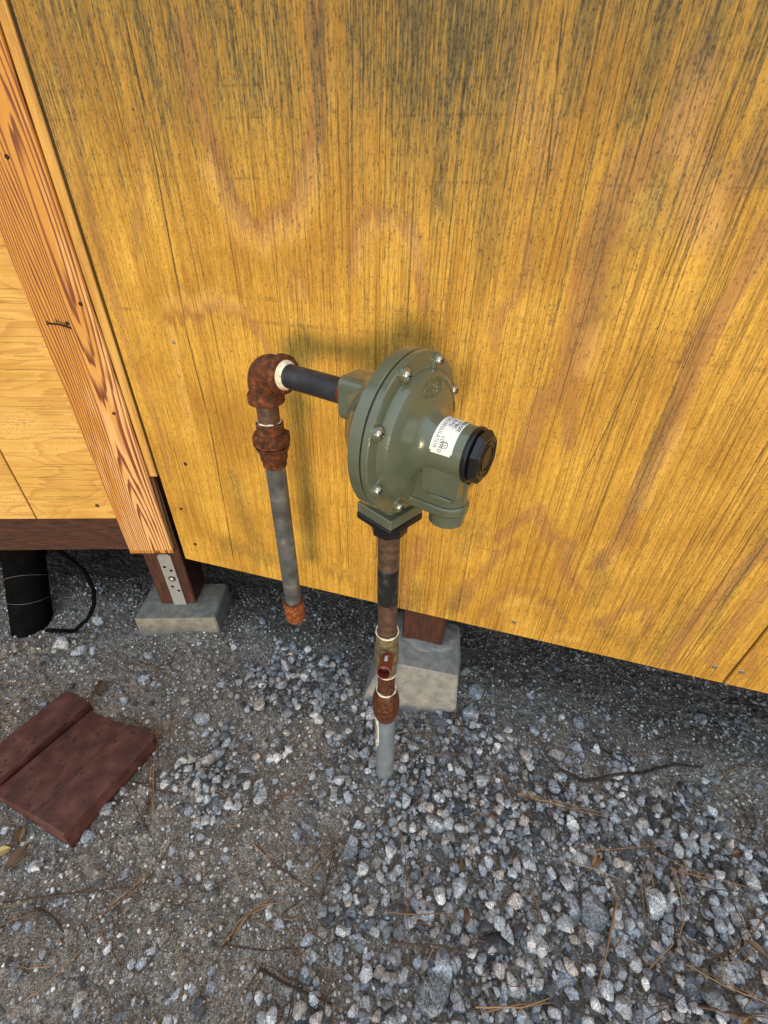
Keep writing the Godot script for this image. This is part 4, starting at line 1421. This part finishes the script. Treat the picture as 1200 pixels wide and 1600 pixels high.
# ------------------------------------------------------------ red-brown splash block
func build_splash_block() -> void:
	var o := Vector3(-0.520, 0, -0.272)
	var d1 := Vector3(0.402, 0, -0.915).normalized()
	var d2 := Vector3(-0.936, 0, -0.351).normalized()
	var t := thing("splash_block", "dark red-brown moulded splash block half sunk in the sand", "splash block", o)
	var xf := Transform3D(Basis(d2, Vector3.UP, -d1) * Basis(Vector3.RIGHT, deg_to_rad(-3.5)), Vector3.ZERO)      # local x to the left rail, local -z away
	var rail := Acc.new()
	rail.prism([Vector2(0.0, 0.0), Vector2(0.0, -0.180), Vector2(0.003, -0.187), Vector2(0.009, -0.192), Vector2(0.030, -0.194), Vector2(0.055, -0.192), Vector2(0.0695, -0.190), Vector2(0.072, -0.187), Vector2(0.072, 0.0)], -0.03, 0.046, 0.0022, xf)
	part("rail", rail, M.brick, t)
	var rail2 := Acc.new()
	rail2.prism([Vector2(0.188, 0.0), Vector2(0.188, -0.192), Vector2(0.190, -0.194), Vector2(0.248, -0.197), Vector2(0.255, -0.194), Vector2(0.258, -0.187), Vector2(0.258, 0.0)], -0.03, 0.046, 0.0022, xf)
	part("rail", rail2, M.brick, t)
	var ch := Acc.new()
	# dished channel, rising to the right rail
	var n := 24
	var z0 := -0.186
	var f := func(x: float) -> float: return 0.0430 - 0.009 * smoothstep(0.1, 0.95, (x - 0.071) / 0.118) - 0.006 * (1.0 - smoothstep(0.0, 0.07, (x - 0.071) / 0.118))
	for i in n:
		var x0 := lerpf(0.0745, 0.1825, float(i) / n)
		var x1 := lerpf(0.0745, 0.1825, float(i + 1) / n)
		var n0 := (xf.basis * Vector3(-(f.call(x0 + 0.002) - f.call(x0 - 0.002)) / 0.004, 1, 0)).normalized()
		var n1 := (xf.basis * Vector3(-(f.call(x1 + 0.002) - f.call(x1 - 0.002)) / 0.004, 1, 0)).normalized()
		ch.quad(xf * Vector3(x0, f.call(x0), -0.002), xf * Vector3(x1, f.call(x1), -0.002), xf * Vector3(x1, f.call(x1) - 0.006, z0), xf * Vector3(x0, f.call(x0) - 0.006, z0), n0, n1, n1, n0)
		ch.flat([xf * Vector3(x0, f.call(x0), -0.002), xf * Vector3(x1, f.call(x1), -0.002), xf * Vector3(x1, -0.03, -0.0005), xf * Vector3(x0, -0.03, -0.0005)], xf * Vector3(0.13, 0, -0.1))
	for x in [0.0745, 0.1825]:
		ch.flat([xf * Vector3(x, f.call(x), -0.002), xf * Vector3(x, f.call(x) - 0.006, z0), xf * Vector3(x, -0.03, z0), xf * Vector3(x, -0.03, -0.0005)], xf * Vector3(0.13, 0, -0.1))
	part("channel", ch, M.brick, t)


# ------------------------------------------------------------ things in the dark under the floor
func build_under_floor() -> void:
	var p := px_ground(36, 990, 0.0) + Vector3(0, 0, -0.035)
	p.y = ground_h(p.x, p.z)
	var above := px_plane(36, 862, left_n, POST_OFF - 0.10)
	var t := thing("drain_pipe", "black plastic drain pipe leaning under the building's floor", "drain pipe", p)
	t.basis = axis_xf(Vector3.ZERO, above - p).basis
	var a := Acc.new()
	a.lathe([Vector2(0, -0.03), Vector2(0.045, -0.03), Vector2(0.045, 0.17), Vector2(0.049, 0.172), Vector2(0.049, 0.22), Vector2(0.045, 0.222), Vector2(0.045, 0.40)], 30)
	part("pipe", a, M.abs_pipe, t)
	for h in [0.060, 0.125]:
		var w := Acc.new()
		var pts := []
		var rr := []
		for i in 33:
			var k := TAU * i / 32
			pts.append(Vector3(cos(k) * 0.0460, h + 0.004 * sin(k * 2.0 + h * 40.0), sin(k) * 0.0460)); rr.append(0.0008)
		w.tube(pts, rr, 6, false)
		part("tie_wire", w, M.pipe_grey, t)
	var c := Acc.new()
	var cpts := []
	var crad := []
	for q in [[50, 846, -0.16], [95, 862, -0.10], [130, 890, -0.04], [146, 920, 0.0], [147, 945, 0.025], [138, 966, 0.05]]:
		cpts.append(px_plane(q[0], q[1], left_n, POST_OFF + q[2])); crad.append(0.0048)
	var last := px_ground(116, 986, 0.012)
	cpts.append(last); crad.append(0.0048)
	cpts.append(last + Vector3(-0.07, 0.0, 0.0)); crad.append(0.0048)
	var curve := Curve3D.new()
	for i in cpts.size():
		var d: Vector3 = (cpts[mini(i + 1, cpts.size() - 1)] - cpts[maxi(i - 1, 0)]) / 6.0
		curve.add_point(cpts[i], -d, d)
	var bp := []
	var br := []
	for i in 41:
		bp.append(curve.sample_baked(curve.get_baked_length() * i / 40.0)); br.append(0.0048)
	c.tube(bp, br, 10)
	tag(part("cable", c, M.abs_pipe, self), "black cable looping down to the ground beside the drain pipe", "cable")
	# scrap of clear film
	var f := Acc.new()
	rng.seed = 33
	var fp := px_ground(157, 925, 0.0)
	fp.y = ground_h(fp.x, fp.z)
	var g := []
	for j in 7:
		var row := []
		for i in 7:
			row.append(fp + Vector3((i - 3) * 0.006, 0.009 + 0.010 * sin(i * 1.3 + j) * cos(j * 0.9) + rng.randf_range(0.0, 0.007), (j - 3) * 0.005))
		g.append(row)
	for j in 6:
		for i in 6:
			f.flat([g[j][i], g[j][i + 1], g[j + 1][i + 1]], fp - Vector3(0, 0.2, 0))
			f.flat([g[j][i], g[j + 1][i + 1], g[j + 1][i]], fp - Vector3(0, 0.2, 0))
	tag(part("plastic_scrap", f, M.film, self), "crumpled scrap of shiny plastic lying in the dark under the beam", "plastic scrap")


# ------------------------------------------------------------ gravel
func icosphere(sub: int) -> Array:
	var t := (1.0 + sqrt(5.0)) / 2.0
	var v := [Vector3(-1, t, 0), Vector3(1, t, 0), Vector3(-1, -t, 0), Vector3(1, -t, 0), Vector3(0, -1, t), Vector3(0, 1, t), Vector3(0, -1, -t), Vector3(0, 1, -t), Vector3(t, 0, -1), Vector3(t, 0, 1), Vector3(-t, 0, -1), Vector3(-t, 0, 1)]
	var f := [[0, 11, 5], [0, 5, 1], [0, 1, 7], [0, 7, 10], [0, 10, 11], [1, 5, 9], [5, 11, 4], [11, 10, 2], [10, 7, 6], [7, 1, 8], [3, 9, 4], [3, 4, 2], [3, 2, 6], [3, 6, 8], [3, 8, 9], [4, 9, 5], [2, 4, 11], [6, 2, 10], [8, 6, 7], [9, 8, 1]]
	for i in v.size():
		v[i] = v[i].normalized()
	for s in sub:
		var mid := {}
		var nf := []
		for q in f:
			var m := []
			for e in [[q[0], q[1]], [q[1], q[2]], [q[2], q[0]]]:
				var key := Vector2i(mini(e[0], e[1]), maxi(e[0], e[1]))
				if not mid.has(key):
					mid[key] = v.size()
					v.append((v[e[0]] + v[e[1]]).normalized())
				m.append(mid[key])
			nf.append_array([[q[0], m[0], m[2]], [q[1], m[1], m[0]], [q[2], m[2], m[1]], [m[0], m[1], m[2]]])
		f = nf
	return [v, f]

# broken stone: a ball cut by random planes, edges a little worn
func rock(sub: int, seed_: int, planes: int) -> ArrayMesh:
	var ico := icosphere(sub)
	var r := RandomNumberGenerator.new()
	r.seed = seed_
	var cuts := []
	for i in planes:
		cuts.append([Vector3(r.randfn(), r.randfn(), r.randfn()).normalized(), r.randf_range(0.48, 0.88)])
	var sc := Vector3(r.randf_range(0.95, 1.25), r.randf_range(0.62, 0.82), r.randf_range(0.75, 0.95))
	var nz := FastNoiseLite.new()
	nz.seed = seed_
	nz.frequency = 1.6
	var v := PackedVector3Array()
	for d in ico[0]:
		var k := 1.0
		for c in cuts:
			var q: float = d.dot(c[0])
			if q > 0.01:
				k = minf(k, c[1] / q)
		k = lerpf(k, 0.82, 0.05) + nz.get_noise_3dv(d) * 0.02
		v.append(d * k * sc)
	# smooth within a broken face, sharp between faces
	var soft := PackedVector3Array()
	soft.resize(v.size())
	var fn := []
	for q in ico[1]:
		var a: Vector3 = v[q[0]]
		var nn := (v[q[1]] - a).cross(v[q[2]] - a).normalized()
		if nn.dot(a) < 0:
			nn = -nn
		fn.append(nn)
		for i in 3:
			soft[q[i]] += nn
	var acc := Acc.new()
	for k2 in ico[1].size():
		var q: Array = ico[1][k2]
		var nn: Vector3 = fn[k2]
		var ns := []
		for i in 3:
			ns.append((nn * 0.72 + soft[q[i]].normalized() * 0.28).normalized())
		acc.tri(v[q[0]], v[q[1]], v[q[2]], ns[0], ns[1], ns[2])
	return acc.mesh()

func gravel_density(q: Vector2) -> float:
	var edge := [[-400, 1900], [380, 1600], [500, 1420], [560, 1300], [590, 1215], [625, 1112], [735, 1100], [800, 1150], [850, 1180], [950, 1200], [1050, 1235], [1120, 1275], [1200, 1290], [1700, 1380]]
	var yb := 1900.0
	for i in edge.size() - 1:
		if q.x >= edge[i][0] and q.x <= edge[i + 1][0]:
			yb = lerpf(edge[i][1], edge[i + 1][1], (q.x - edge[i][0]) / float(edge[i + 1][0] - edge[i][0]))
	var d := smoothstep(-60.0, 80.0, q.y - yb + 40.0 * gn.get_noise_2d(q.x * 0.0015, q.y * 0.0015) * 2.0) * (0.55 + 0.45 * smoothstep(560.0, 680.0, q.x))
	for b in [[470, 1070, 120, 60, 0.85], [400, 1150, 110, 70, 0.40], [330, 1235, 90, 60, 0.75], [540, 1130, 60, 80, 0.8], [540, 1230, 80, 60, 0.45], [110, 1010, 120, 40, 0.12], [640, 1180, 60, 60, 0.7]]:
		var e := Vector2((q.x - b[0]) / b[2], (q.y - b[1]) / b[3]).length()
		d = maxf(d, b[4] * (1.0 - smoothstep(0.55, 1.15, e)))
	return maxf(d, 0.075)

func build_gravel() -> void:
	var rocks := []
	for i in 12:
		rocks.append(rock(2, 300 + i, 9 + i % 5))
	# tones: linear base colours
	var tones := [Color(0.90, 0.93, 0.97), Color(0.62, 0.65, 0.69), Color(1.35, 1.34, 1.32), Color(0.17, 0.175, 0.19), Color(0.80, 0.73, 0.64), Color(1.0, 0.88, 0.80), Color(0.40, 0.42, 0.45)]
	var words := ["blue-grey speckled", "slate-grey speckled", "whitish", "near-black", "tan", "pinkish", "dark grey"]
	var tone_mats := []
	for t in tones:
		var m: StandardMaterial3D = M.stone.duplicate()
		m.vertex_color_use_as_albedo = false
		m.albedo_color = Color(minf(t.r, 1.0), minf(t.g, 1.0), minf(t.b, 1.0)).linear_to_srgb()
		tone_mats.append(m)
	var stones := []        # [pos, r, tone, basis, variant]
	var cells := {}
	rng.seed = 404
	var put := func(x: float, z: float, r: float, tone: int, stack: float) -> void:
		var y := ground_h(x, z) + r * rng.randf_range(-0.05, 0.30)
		var key := Vector2i(int(floor(x / 0.04)), int(floor(z / 0.04)))
		for i in range(-1, 2):
			for j in range(-1, 2):
				for o in cells.get(key + Vector2i(i, j), []):
					var d := Vector2(o[0].x - x, o[0].z - z).length()
					var rr: float = (r + o[1]) * 0.86
					if d < rr:
						y = maxf(y, o[0].y + sqrt(rr * rr - d * d) * 0.62)
		if y > ground_h(x, z) + stack:
			return
		var bs := Basis(Vector3.UP, rng.randf() * TAU) * Basis(Vector3(rng.randfn(), 0, rng.randfn()).normalized(), rng.randfn() * 0.35)
		var st := [Vector3(x, y, z), r, tone, bs, rng.randi() % 12]
		stones.append(st)
		if not cells.has(key):
			cells[key] = []
		cells[key].append(st)
	# the stones that stand out in the photograph
	for e in [[94, 1006, 12, 2], [125, 1016, 9, 0], [142, 1013, 6, 2], [232, 1022, 8, 0], [225, 1060, 9, 0], [195, 1094, 8, 0], [290, 1092, 8, 4], [229, 1124, 4, 2], [315, 1120, 10, 2], [354, 1157, 7, 2], [408, 1242, 11, 2], [308, 1281, 9, 2], [337, 1260, 13, 0], [194, 1237, 9, 2], [167, 1264, 10, 1], [136, 1304, 10, 1], [462, 1298, 11, 1], [483, 1283, 12, 6], [352, 1335, 8, 1], [445, 1177, 6, 2], [465, 1078, 6, 2], [448, 1040, 9, 0], [485, 1042, 8, 2], [408, 961, 7, 0], [437, 1001, 7, 0], [365, 1007, 6, 0], [346, 1065, 8, 0], [152, 969, 10, 0], [682, 1287, 17, 2], [692, 1512, 20, 2], [837, 1470, 20, 0], [900, 1412, 15, 0], [977, 1475, 19, 2], [1020, 1585, 17, 0], [677, 1557, 24, 6], [770, 1477, 22, 3], [920, 1457, 16, 5], [935, 1395, 15, 0], [925, 1425, 20, 6], [1040, 1410, 15, 5], [1020, 1415, 18, 0], [1097, 1280, 12, 0], [1140, 1520, 16, 0], [1035, 1540, 20, 3], [1080, 1545, 20, 6], [885, 1520, 16, 1], [50, 1350, 8, 0], [55, 1355, 7, 2], [3, 1294, 8, 0], [300, 1545, 8, 0], [310, 1577, 12, 3], [260, 1595, 10, 2], [185, 1585, 9, 6], [330, 1515, 8, 1], [120, 1577, 7, 0], [434, 1443, 9, 0], [418, 1428, 6, 2], [570, 1520, 10, 2], [572, 1580, 16, 0], [590, 1345, 8, 4], [555, 1375, 7, 0], [620, 1195, 9, 2], [728, 1040, 9, 4], [900, 1165, 9, 0], [932, 1170, 7, 2], [905, 1127, 8, 1], [1105, 1112, 10, 0], [1140, 1115, 8, 4], [1040, 1120, 5, 0], [835, 1140, 7, 0], [690, 1128, 15, 6], [745, 1075, 12, 0], [735, 1110, 13, 0], [325, 1379, 7, 0], [310, 1368, 5, 2], [195, 1360, 9, 1], [243, 1415, 9, 4]]:
		var p := px_ground(e[0], e[1], 0.008)
		var dep := (p - CAM).dot(-cam_z)
		put.call(p.x, p.z, clampf(e[2] * dep / F * 1.12, 0.004, 0.026), e[3], 0.2)
	# a bed of them, thrown in at random and piled where they meet
	for i in 44000:
		var x := rng.randf_range(-1.05, 1.25)
		var z := rng.randf_range(-0.86, 0.10)
		var q := to_px(Vector3(x, 0, z))
		if q.x < -150 or q.x > 1400 or q.y > 1900:
			continue
		if Vector2(x - 0.0172, z + 0.408).length() < 0.021:
			continue
		var loc := Vector3(x, 0, z) - Vector3(-0.520, 0, -0.272)
		var lx := loc.dot(Vector3(-0.936, 0, -0.351).normalized())
		var lz := loc.dot(Vector3(0.402, 0, -0.915).normalized())
		if lx > -0.012 and lx < 0.27 and lz > -0.012 and lz < 0.21:
			continue
		if x > -0.06 and x < 0.20 and z < -0.50 and z > -0.72 and Vector3(x, 0, z).dot(Vector3(-0.13, 0, 0.99)) < -0.545:
			continue
		if x < -0.37 and x > -0.64 and z < -0.70:
			continue
		var den := gravel_density(q)
		if rng.randf() > den:
			continue
		var r := 0.0026 + 0.0080 * pow(rng.randf(), 2.0) + (0.0050 if rng.randf() < 0.13 else 0.0)
		if i >= 30000:
			r = rng.randf_range(0.0016, 0.0040)
		if den < 0.3:
			r = 0.0016 + 0.0070 * pow(rng.randf(), 3.0)
		var w := rng.randf()
		var tone := 0 if w < 0.28 else 1 if w < 0.44 else 2 if w < 0.60 else 3 if w < 0.70 else 4 if w < 0.80 else 5 if w < 0.86 else 6
		put.call(x, z, r, tone, 0.019 if i < 30000 else 0.012)
	# the 300 that show largest are things of their own
	var order := []
	for st in stones:
		var q := to_px(st[0])
		var seen_: bool = q.x > -10 and q.x < 1210 and q.y > 800 and q.y < 1610
		order.append([(st[1] / (st[0] - CAM).length() if seen_ else 0.0), st])
	order.sort_custom(func(a, b): return a[0] > b[0])
	for k in mini(300, order.size()):
		var st: Array = order[k][1]
		var q := to_px(st[0])
		var where := "lying in the thick gravel in front of the pier block"
		if q.x < 260:
			where = "on the sand around the red splash block"
		elif q.x < 590:
			where = "on the sand between splash block and riser pipe"
		elif q.y < 1290:
			where = "in the gravel close to the riser and pier block"
		var o := part("gravel_stone", rocks[st[4]], tone_mats[st[2]], self, Transform3D(st[3].scaled(Vector3.ONE * st[1] * 1.1), st[0]))
		tag(o, words[st[2]] + " broken stone " + where, "stone", words[st[2]] + " stones " + where)
	var per := {}
	for k in range(300, order.size()):
		var st: Array = order[k][1]
		if not per.has(st[4]):
			per[st[4]] = []
		per[st[4]].append(st)
	var heap := Node3D.new()
	heap.name = "gravel"
	add_child(heap)
	heap.set_meta("kind", "stuff")
	tag(heap, "loose bed of small broken grey stones spread over the ground", "gravel")
	for key in per:
		scatter("stones", rocks[key], M.stone, heap, per[key], tones)
	# grit and coarse sand
	var bits := []
	for i in 4:
		bits.append(rock(1, 700 + i, 7))
	var grit := Node3D.new()
	grit.name = "grit"
	add_child(grit)
	grit.set_meta("kind", "stuff")
	tag(grit, "coarse grey-brown sand and grit between the stones", "grit")
	var gt := [Color(0.36, 0.33, 0.30), Color(0.25, 0.23, 0.21), Color(0.52, 0.49, 0.46), Color(0.13, 0.125, 0.125), Color(0.72, 0.70, 0.68), Color(0.32, 0.27, 0.22), Color(0.40, 0.41, 0.43)]
	var lists := [[], [], [], []]
	for i in 70000:
		var x := rng.randf_range(-1.15, 1.25)
		var z := rng.randf_range(-0.95, 0.06)
		var q := to_px(Vector3(x, 0, z))
		if q.x < -60 or q.x > 1260 or q.y > 1680:
			continue
		var r := 0.0007 + 0.0034 * pow(rng.randf(), 3.6)
		lists[i % 4].append([Vector3(x, ground_h(x, z) + r * 0.3, z), r, rng.randi() % 7, Basis(Vector3(rng.randfn(), rng.randfn(), rng.randfn()).normalized(), rng.randf() * TAU)])
	for i in 4:
		scatter("grains", bits[i], M.grit, grit, lists[i], gt)

func scatter(called: String, mesh: Mesh, m: Material, parent: Node, list: Array, tones: Array) -> void:
	var mm := MultiMesh.new()
	mm.transform_format = MultiMesh.TRANSFORM_3D
	mm.use_colors = true
	mm.mesh = mesh
	mm.instance_count = list.size()
	for i in list.size():
		var st: Array = list[i]
		mm.set_instance_transform(i, Transform3D(st[3].scaled(Vector3.ONE * st[1] * 1.1), st[0]))
		var t: Color = tones[st[2]]
		var k := rng.randf_range(0.8, 1.2)
		mm.set_instance_color(i, Color(t.r * k, t.g * k, t.b * k))
	var o := MultiMeshInstance3D.new()
	o.name = called
	o.multimesh = mm
	o.material_override = m
	o.set_meta("kind", "stuff")
	parent.add_child(o, true)


# ------------------------------------------------------------ pine needles, twigs, leaves
func rest_h(p: Vector3) -> float:
	var q := to_px(p)
	return ground_h(p.x, p.z) + 0.0025 + 0.021 * smoothstep(0.3, 0.8, gravel_density(q))

func strand(pts: Array, r: float, lift: float, seg: int, taper := true) -> Acc:
	var curve := Curve3D.new()
	for i in pts.size():
		var d: Vector3 = (pts[mini(i + 1, pts.size() - 1)] - pts[maxi(i - 1, 0)]) / 6.0
		curve.add_point(pts[i], -d, d)
	var p := []
	var rad := []
	var n := 12
	for i in n + 1:
		var q := curve.sample_baked(curve.get_baked_length() * i / n)
		q.y = rest_h(q) + lift * (0.4 + 0.6 * sin(PI * i / n))
		p.append(q)
		rad.append(r * (lerpf(1.0, 0.35, pow(float(i) / n, 2.0)) if taper else lerpf(1.0, 0.6, float(i) / n)))
	var a := Acc.new()
	a.tube(p, rad, seg)
	return a

func tag_needle(o: MeshInstance3D, at: Vector3) -> void:
	var tint: String = ["brown", "dark brown", "straw-coloured", "blackish brown"][M.needle.find(o.material_override)]
	var q := to_px(at)
	var where := "lying across the thick gravel"
	if at.dot(wall_n) < WALL_OFF + 0.12:
		where = "on the earth along the foot of the wall"
	elif q.x < 270 and q.y < 1380:
		where = "around the red splash block"
	elif q.x < 560:
		where = "on the bare sand beside the gravel"
	elif q.y < 1290:
		where = "among stones close to the riser pipe"
	tag(o, "dry " + tint + " pine needle " + where, "pine needle", tint + " pine needles " + where)

func build_litter() -> void:
	rng.seed = 55
	var sets := [
		[0, 1200, 2.0, [[[0, 415], [180, 395], [360, 375]], [[120, 400], [320, 375], [520, 360]], [[250, 500], [430, 380], [540, 230]], [[410, 90], [480, 230], [490, 280]], [[470, 150], [480, 70]], [[520, 20], [530, 170]], [[420, 45], [600, 110]], [[610, 180], [620, 330]], [[790, 235], [870, 310], [1000, 395]], [[795, 238], [860, 300], [985, 385]], [[690, 560], [740, 480], [800, 430], [920, 415]], [[720, 520], [760, 470], [850, 400], [1000, 385]], [[725, 525], [775, 455], [860, 420], [905, 418]], [[780, 470], [900, 510], [1050, 515]], [[700, 550], [1000, 555]], [[980, 520], [1060, 610]], [[900, 800], [945, 590]], [[1110, 190], [1190, 280]], [[960, 340], [1110, 200]], [[850, 120], [1010, 0]], [[370, 490], [380, 420]], [[0, 430], [100, 410]], [[630, 400], [640, 290]], [[440, 160], [520, 10]], [[450, 175], [490, 20]], [[835, 470], [960, 460]], [[880, 460], [1010, 395]], [[840, 365], [990, 385]], [[340, 430], [470, 320]], [[520, 345], [640, 355]]]],
		[600, 1200, 2.0, [[[40, 180], [65, 280], [70, 450], [75, 600]], [[0, 460], [210, 460]], [[100, 490], [180, 497]], [[20, 555], [160, 560], [260, 585], [380, 590]], [[70, 620], [140, 560]], [[410, 95], [520, 130], [690, 165]], [[420, 100], [540, 140], [680, 160]], [[500, 90], [505, 290]], [[350, 0], [380, 90], [440, 190]], [[270, 155], [340, 165]], [[640, 270], [780, 262], [960, 237]], [[570, 300], [680, 345], [740, 360]], [[720, 410], [690, 560], [640, 740]], [[712, 430], [686, 560], [650, 700]], [[810, 300], [808, 490]], [[818, 310], [812, 480]], [[880, 330], [1000, 360], [1170, 395]], [[910, 340], [920, 560], [880, 600]], [[1200, 455], [1140, 480], [1085, 495]], [[1180, 460], [1110, 570], [1040, 620]], [[930, 620], [1040, 690], [1190, 755]], [[940, 615], [1060, 690], [1180, 740]], [[960, 750], [1200, 780]], [[280, 755], [420, 755], [510, 725]], [[690, 370], [740, 470]], [[930, 375], [1060, 400], [1170, 400]], [[60, 460], [110, 390]], [[5, 100], [25, 0]], [[890, 330], [925, 480], [900, 590]], [[1060, 600], [1150, 500]], [[970, 755], [1190, 790]], [[800, 400], [830, 300]], [[300, 770], [500, 735]]]],
		[0, 800, 2.4, [[[0, 560], [80, 500], [160, 450]], [[20, 545], [140, 490], [270, 410]], [[230, 450], [370, 450]], [[0, 740], [140, 650]], [[0, 790], [150, 690]], [[150, 690], [310, 690]], [[270, 770], [380, 640]], [[580, 830], [620, 870]], [[600, 780], [580, 1000], [575, 1200]], [[550, 1110], [600, 960]], [[480, 1010], [720, 1090]], [[600, 1320], [700, 1190]], [[945, 1240], [1030, 1310]], [[1020, 1090], [1190, 970]], [[640, 740], [640, 900], [670, 1000]], [[10, 640], [150, 655]], [[440, 760], [560, 810]], [[575, 790], [560, 1000]], [[590, 800], [600, 1010]], [[300, 760], [400, 620]], [[500, 560], [660, 640]], [[430, 740], [580, 820]], [[20, 1120], [50, 1230]], [[420, 1100], [560, 1010]], [[570, 960], [580, 1150]], [[560, 1060], [640, 900]]]],
		[700, 900, 2.4, [[[310, 590], [380, 670], [470, 750]], [[500, 710], [580, 860]], [[260, 830], [480, 880], [600, 910]], [[780, 610], [980, 540]], [[920, 540], [1050, 620], [1190, 700]], [[940, 590], [1000, 710]], [[420, 530], [460, 620]], [[150, 650], [210, 800]], [[1040, 760], [1120, 700]], [[1090, 820], [1160, 930]], [[1080, 800], [1150, 900]], [[1000, 780], [1100, 710]], [[385, 300], [470, 360]], [[20, 520], [50, 640]], [[730, 590], [700, 640]], [[1100, 840], [1120, 940]]]],
		[550, 960, 6.15, [[[1000, 980], [1040, 1150], [1070, 1300]], [[420, 1180], [560, 1140], [660, 1110]], [[800, 1385], [960, 1388], [1080, 1385]], [[420, 1260], [440, 1330], [410, 1420]], [[410, 1400], [470, 1320]], [[380, 1500], [340, 1600]], [[530, 1160], [780, 1170]], [[50, 810], [130, 880]], [[400, 1340], [450, 1300], [520, 1290]]]]]
	var where := "on the gravel"
	for s in sets:
		for e in s[3]:
			var pts := []
			for q in e:
				pts.append(px_ground(s[0] + q[0] / s[2], s[1] + q[1] / s[2], 0.006))
			if pts.size() == 2:
				pts.insert(1, pts[0].lerp(pts[1], 0.5) + Vector3(rng.randfn(), 0, rng.randfn()) * 0.004)
			var o := part("pine_needle", strand(pts, rng.randf_range(0.0008, 0.00115), rng.randf_range(0.001, 0.005), 5), M.needle[rng.randi() % 4], self)
			tag_needle(o, pts[1])
	for i in 150:
		var p := px_ground(rng.randf_range(0, 1200), rng.randf_range(1020, 1590), 0.006)
		if p.dot(wall_n) < WALL_OFF - 0.05 or (p.x < -0.42 and p.z < -0.2) or Vector2(p.x - 0.06, p.z + 0.58).length() < 0.16:
			continue
		var a := rng.randf() * TAU
		var len := rng.randf_range(0.03, 0.10)
		var d := Vector3(cos(a), 0, sin(a)) * len
		var o := part("pine_needle", strand([p, p + d * 0.5 + Vector3(-d.z, 0, d.x) * rng.randf_range(-0.15, 0.15), p + d], rng.randf_range(0.0006, 0.0009), rng.randf_range(0.0, 0.004), 5), M.needle[rng.randi() % 4], self)
		tag_needle(o, p)
	# twigs
	for e in [
		[[[870, 1208], [900, 1219], [958, 1221], [992, 1212], [1033, 1198], [1054, 1192], [1100, 1196]], 0.0034, "long crooked dark twig lying under the edge of the plywood"],
		[[[940, 1172], [965, 1186], [985, 1200]], 0.0022, "short dark twig beside the long crooked one"],
		[[[405, 1512], [450, 1540], [505, 1565], [520, 1572]], 0.0020, "thin straight dark twig on the bare sand"],
		[[[50, 1415], [80, 1430], [97, 1455]], 0.0018, "small bent twig on the sand below the splash block"],
		[[[345, 1480], [360, 1466]], 0.0012, "tiny black twig end sticking out of a needle tuft"]]:
		var pts := []
		for q in e[0]:
			pts.append(px_ground(q[0], q[1], 0.006))
		tag(part("twig", strand(pts, e[1], 0.003, 7, false), M.twig, self), e[2], "twig")
	# leaves
	for e in [[923, 1352, 0.026, 0.8, 0, "brown curled leaf standing among the dark stones"], [1140, 1340, 0.022, 0.2, 1, "dark flat leaf half buried near the panel seam"], [1172, 1488, 0.026, 2.4, 0, "tan leaf lying among stones beside a bent needle"], [25, 1338, 0.040, 1.2, 1, "dull brown leaf against the front of the splash block"], [3, 1328, 0.028, 0.3, 2, "yellow leaf at the front of the splash block"], [28, 1302, 0.028, 2.0, 0, "narrow tan leaf beside the splash block's corner"], [718, 1360, 0.022, 1.1, 1, "small brown leaf tucked between grey stones"], [725, 1435, 0.022, 1.4, 1, "dry leaf on edge beside the tan stone"], [155, 1075, 0.040, 1.9, 1, "long brown leaf behind the splash block"], [1150, 1600, 0.02, 0.4, 0, "brown leaf scrap at the edge of the gravel"]]:
		var p := px_ground(e[0], e[1], 0.008)
		var a := Acc.new()
		var n := 8
		var rows := []
		for i in n + 1:
			var t := float(i) / n
			var w: float = e[2] * 0.24 * pow(sin(PI * clampf(t, 0.02, 0.98)), 0.8)
			var row := []
			for j in 5:
				var v := (j - 2) / 2.0
				row.append(Vector3((t - 0.5) * e[2], 0.004 * sin(t * 3.0) + absf(v) * 0.0035 + 0.002, v * w))
			rows.append(row)
		var xf := Transform3D(Basis(Vector3.UP, e[3]) * Basis(Vector3.RIGHT, 0.25), Vector3(p.x, rest_h(p), p.z))
		for side in [0.0, -0.0005]:
			for i in n:
				for j in 4:
					var q := []
					for k in [[i, j], [i + 1, j], [i + 1, j + 1], [i, j + 1]]:
						q.append(xf * (rows[k[0]][k[1]] + Vector3(0, side, 0)))
					var nn: Vector3 = (q[1] - q[0]).cross(q[2] - q[0]).normalized()
					if nn.length() < 0.5:
						nn = Vector3.UP
					if (nn.y < 0) == (side == 0.0):
						nn = -nn
					a.quad(q[0], q[1], q[2], q[3], nn, nn, nn, nn)
		tag(part("leaf", a, M.leaf[e[4]], self), e[5], "leaf")
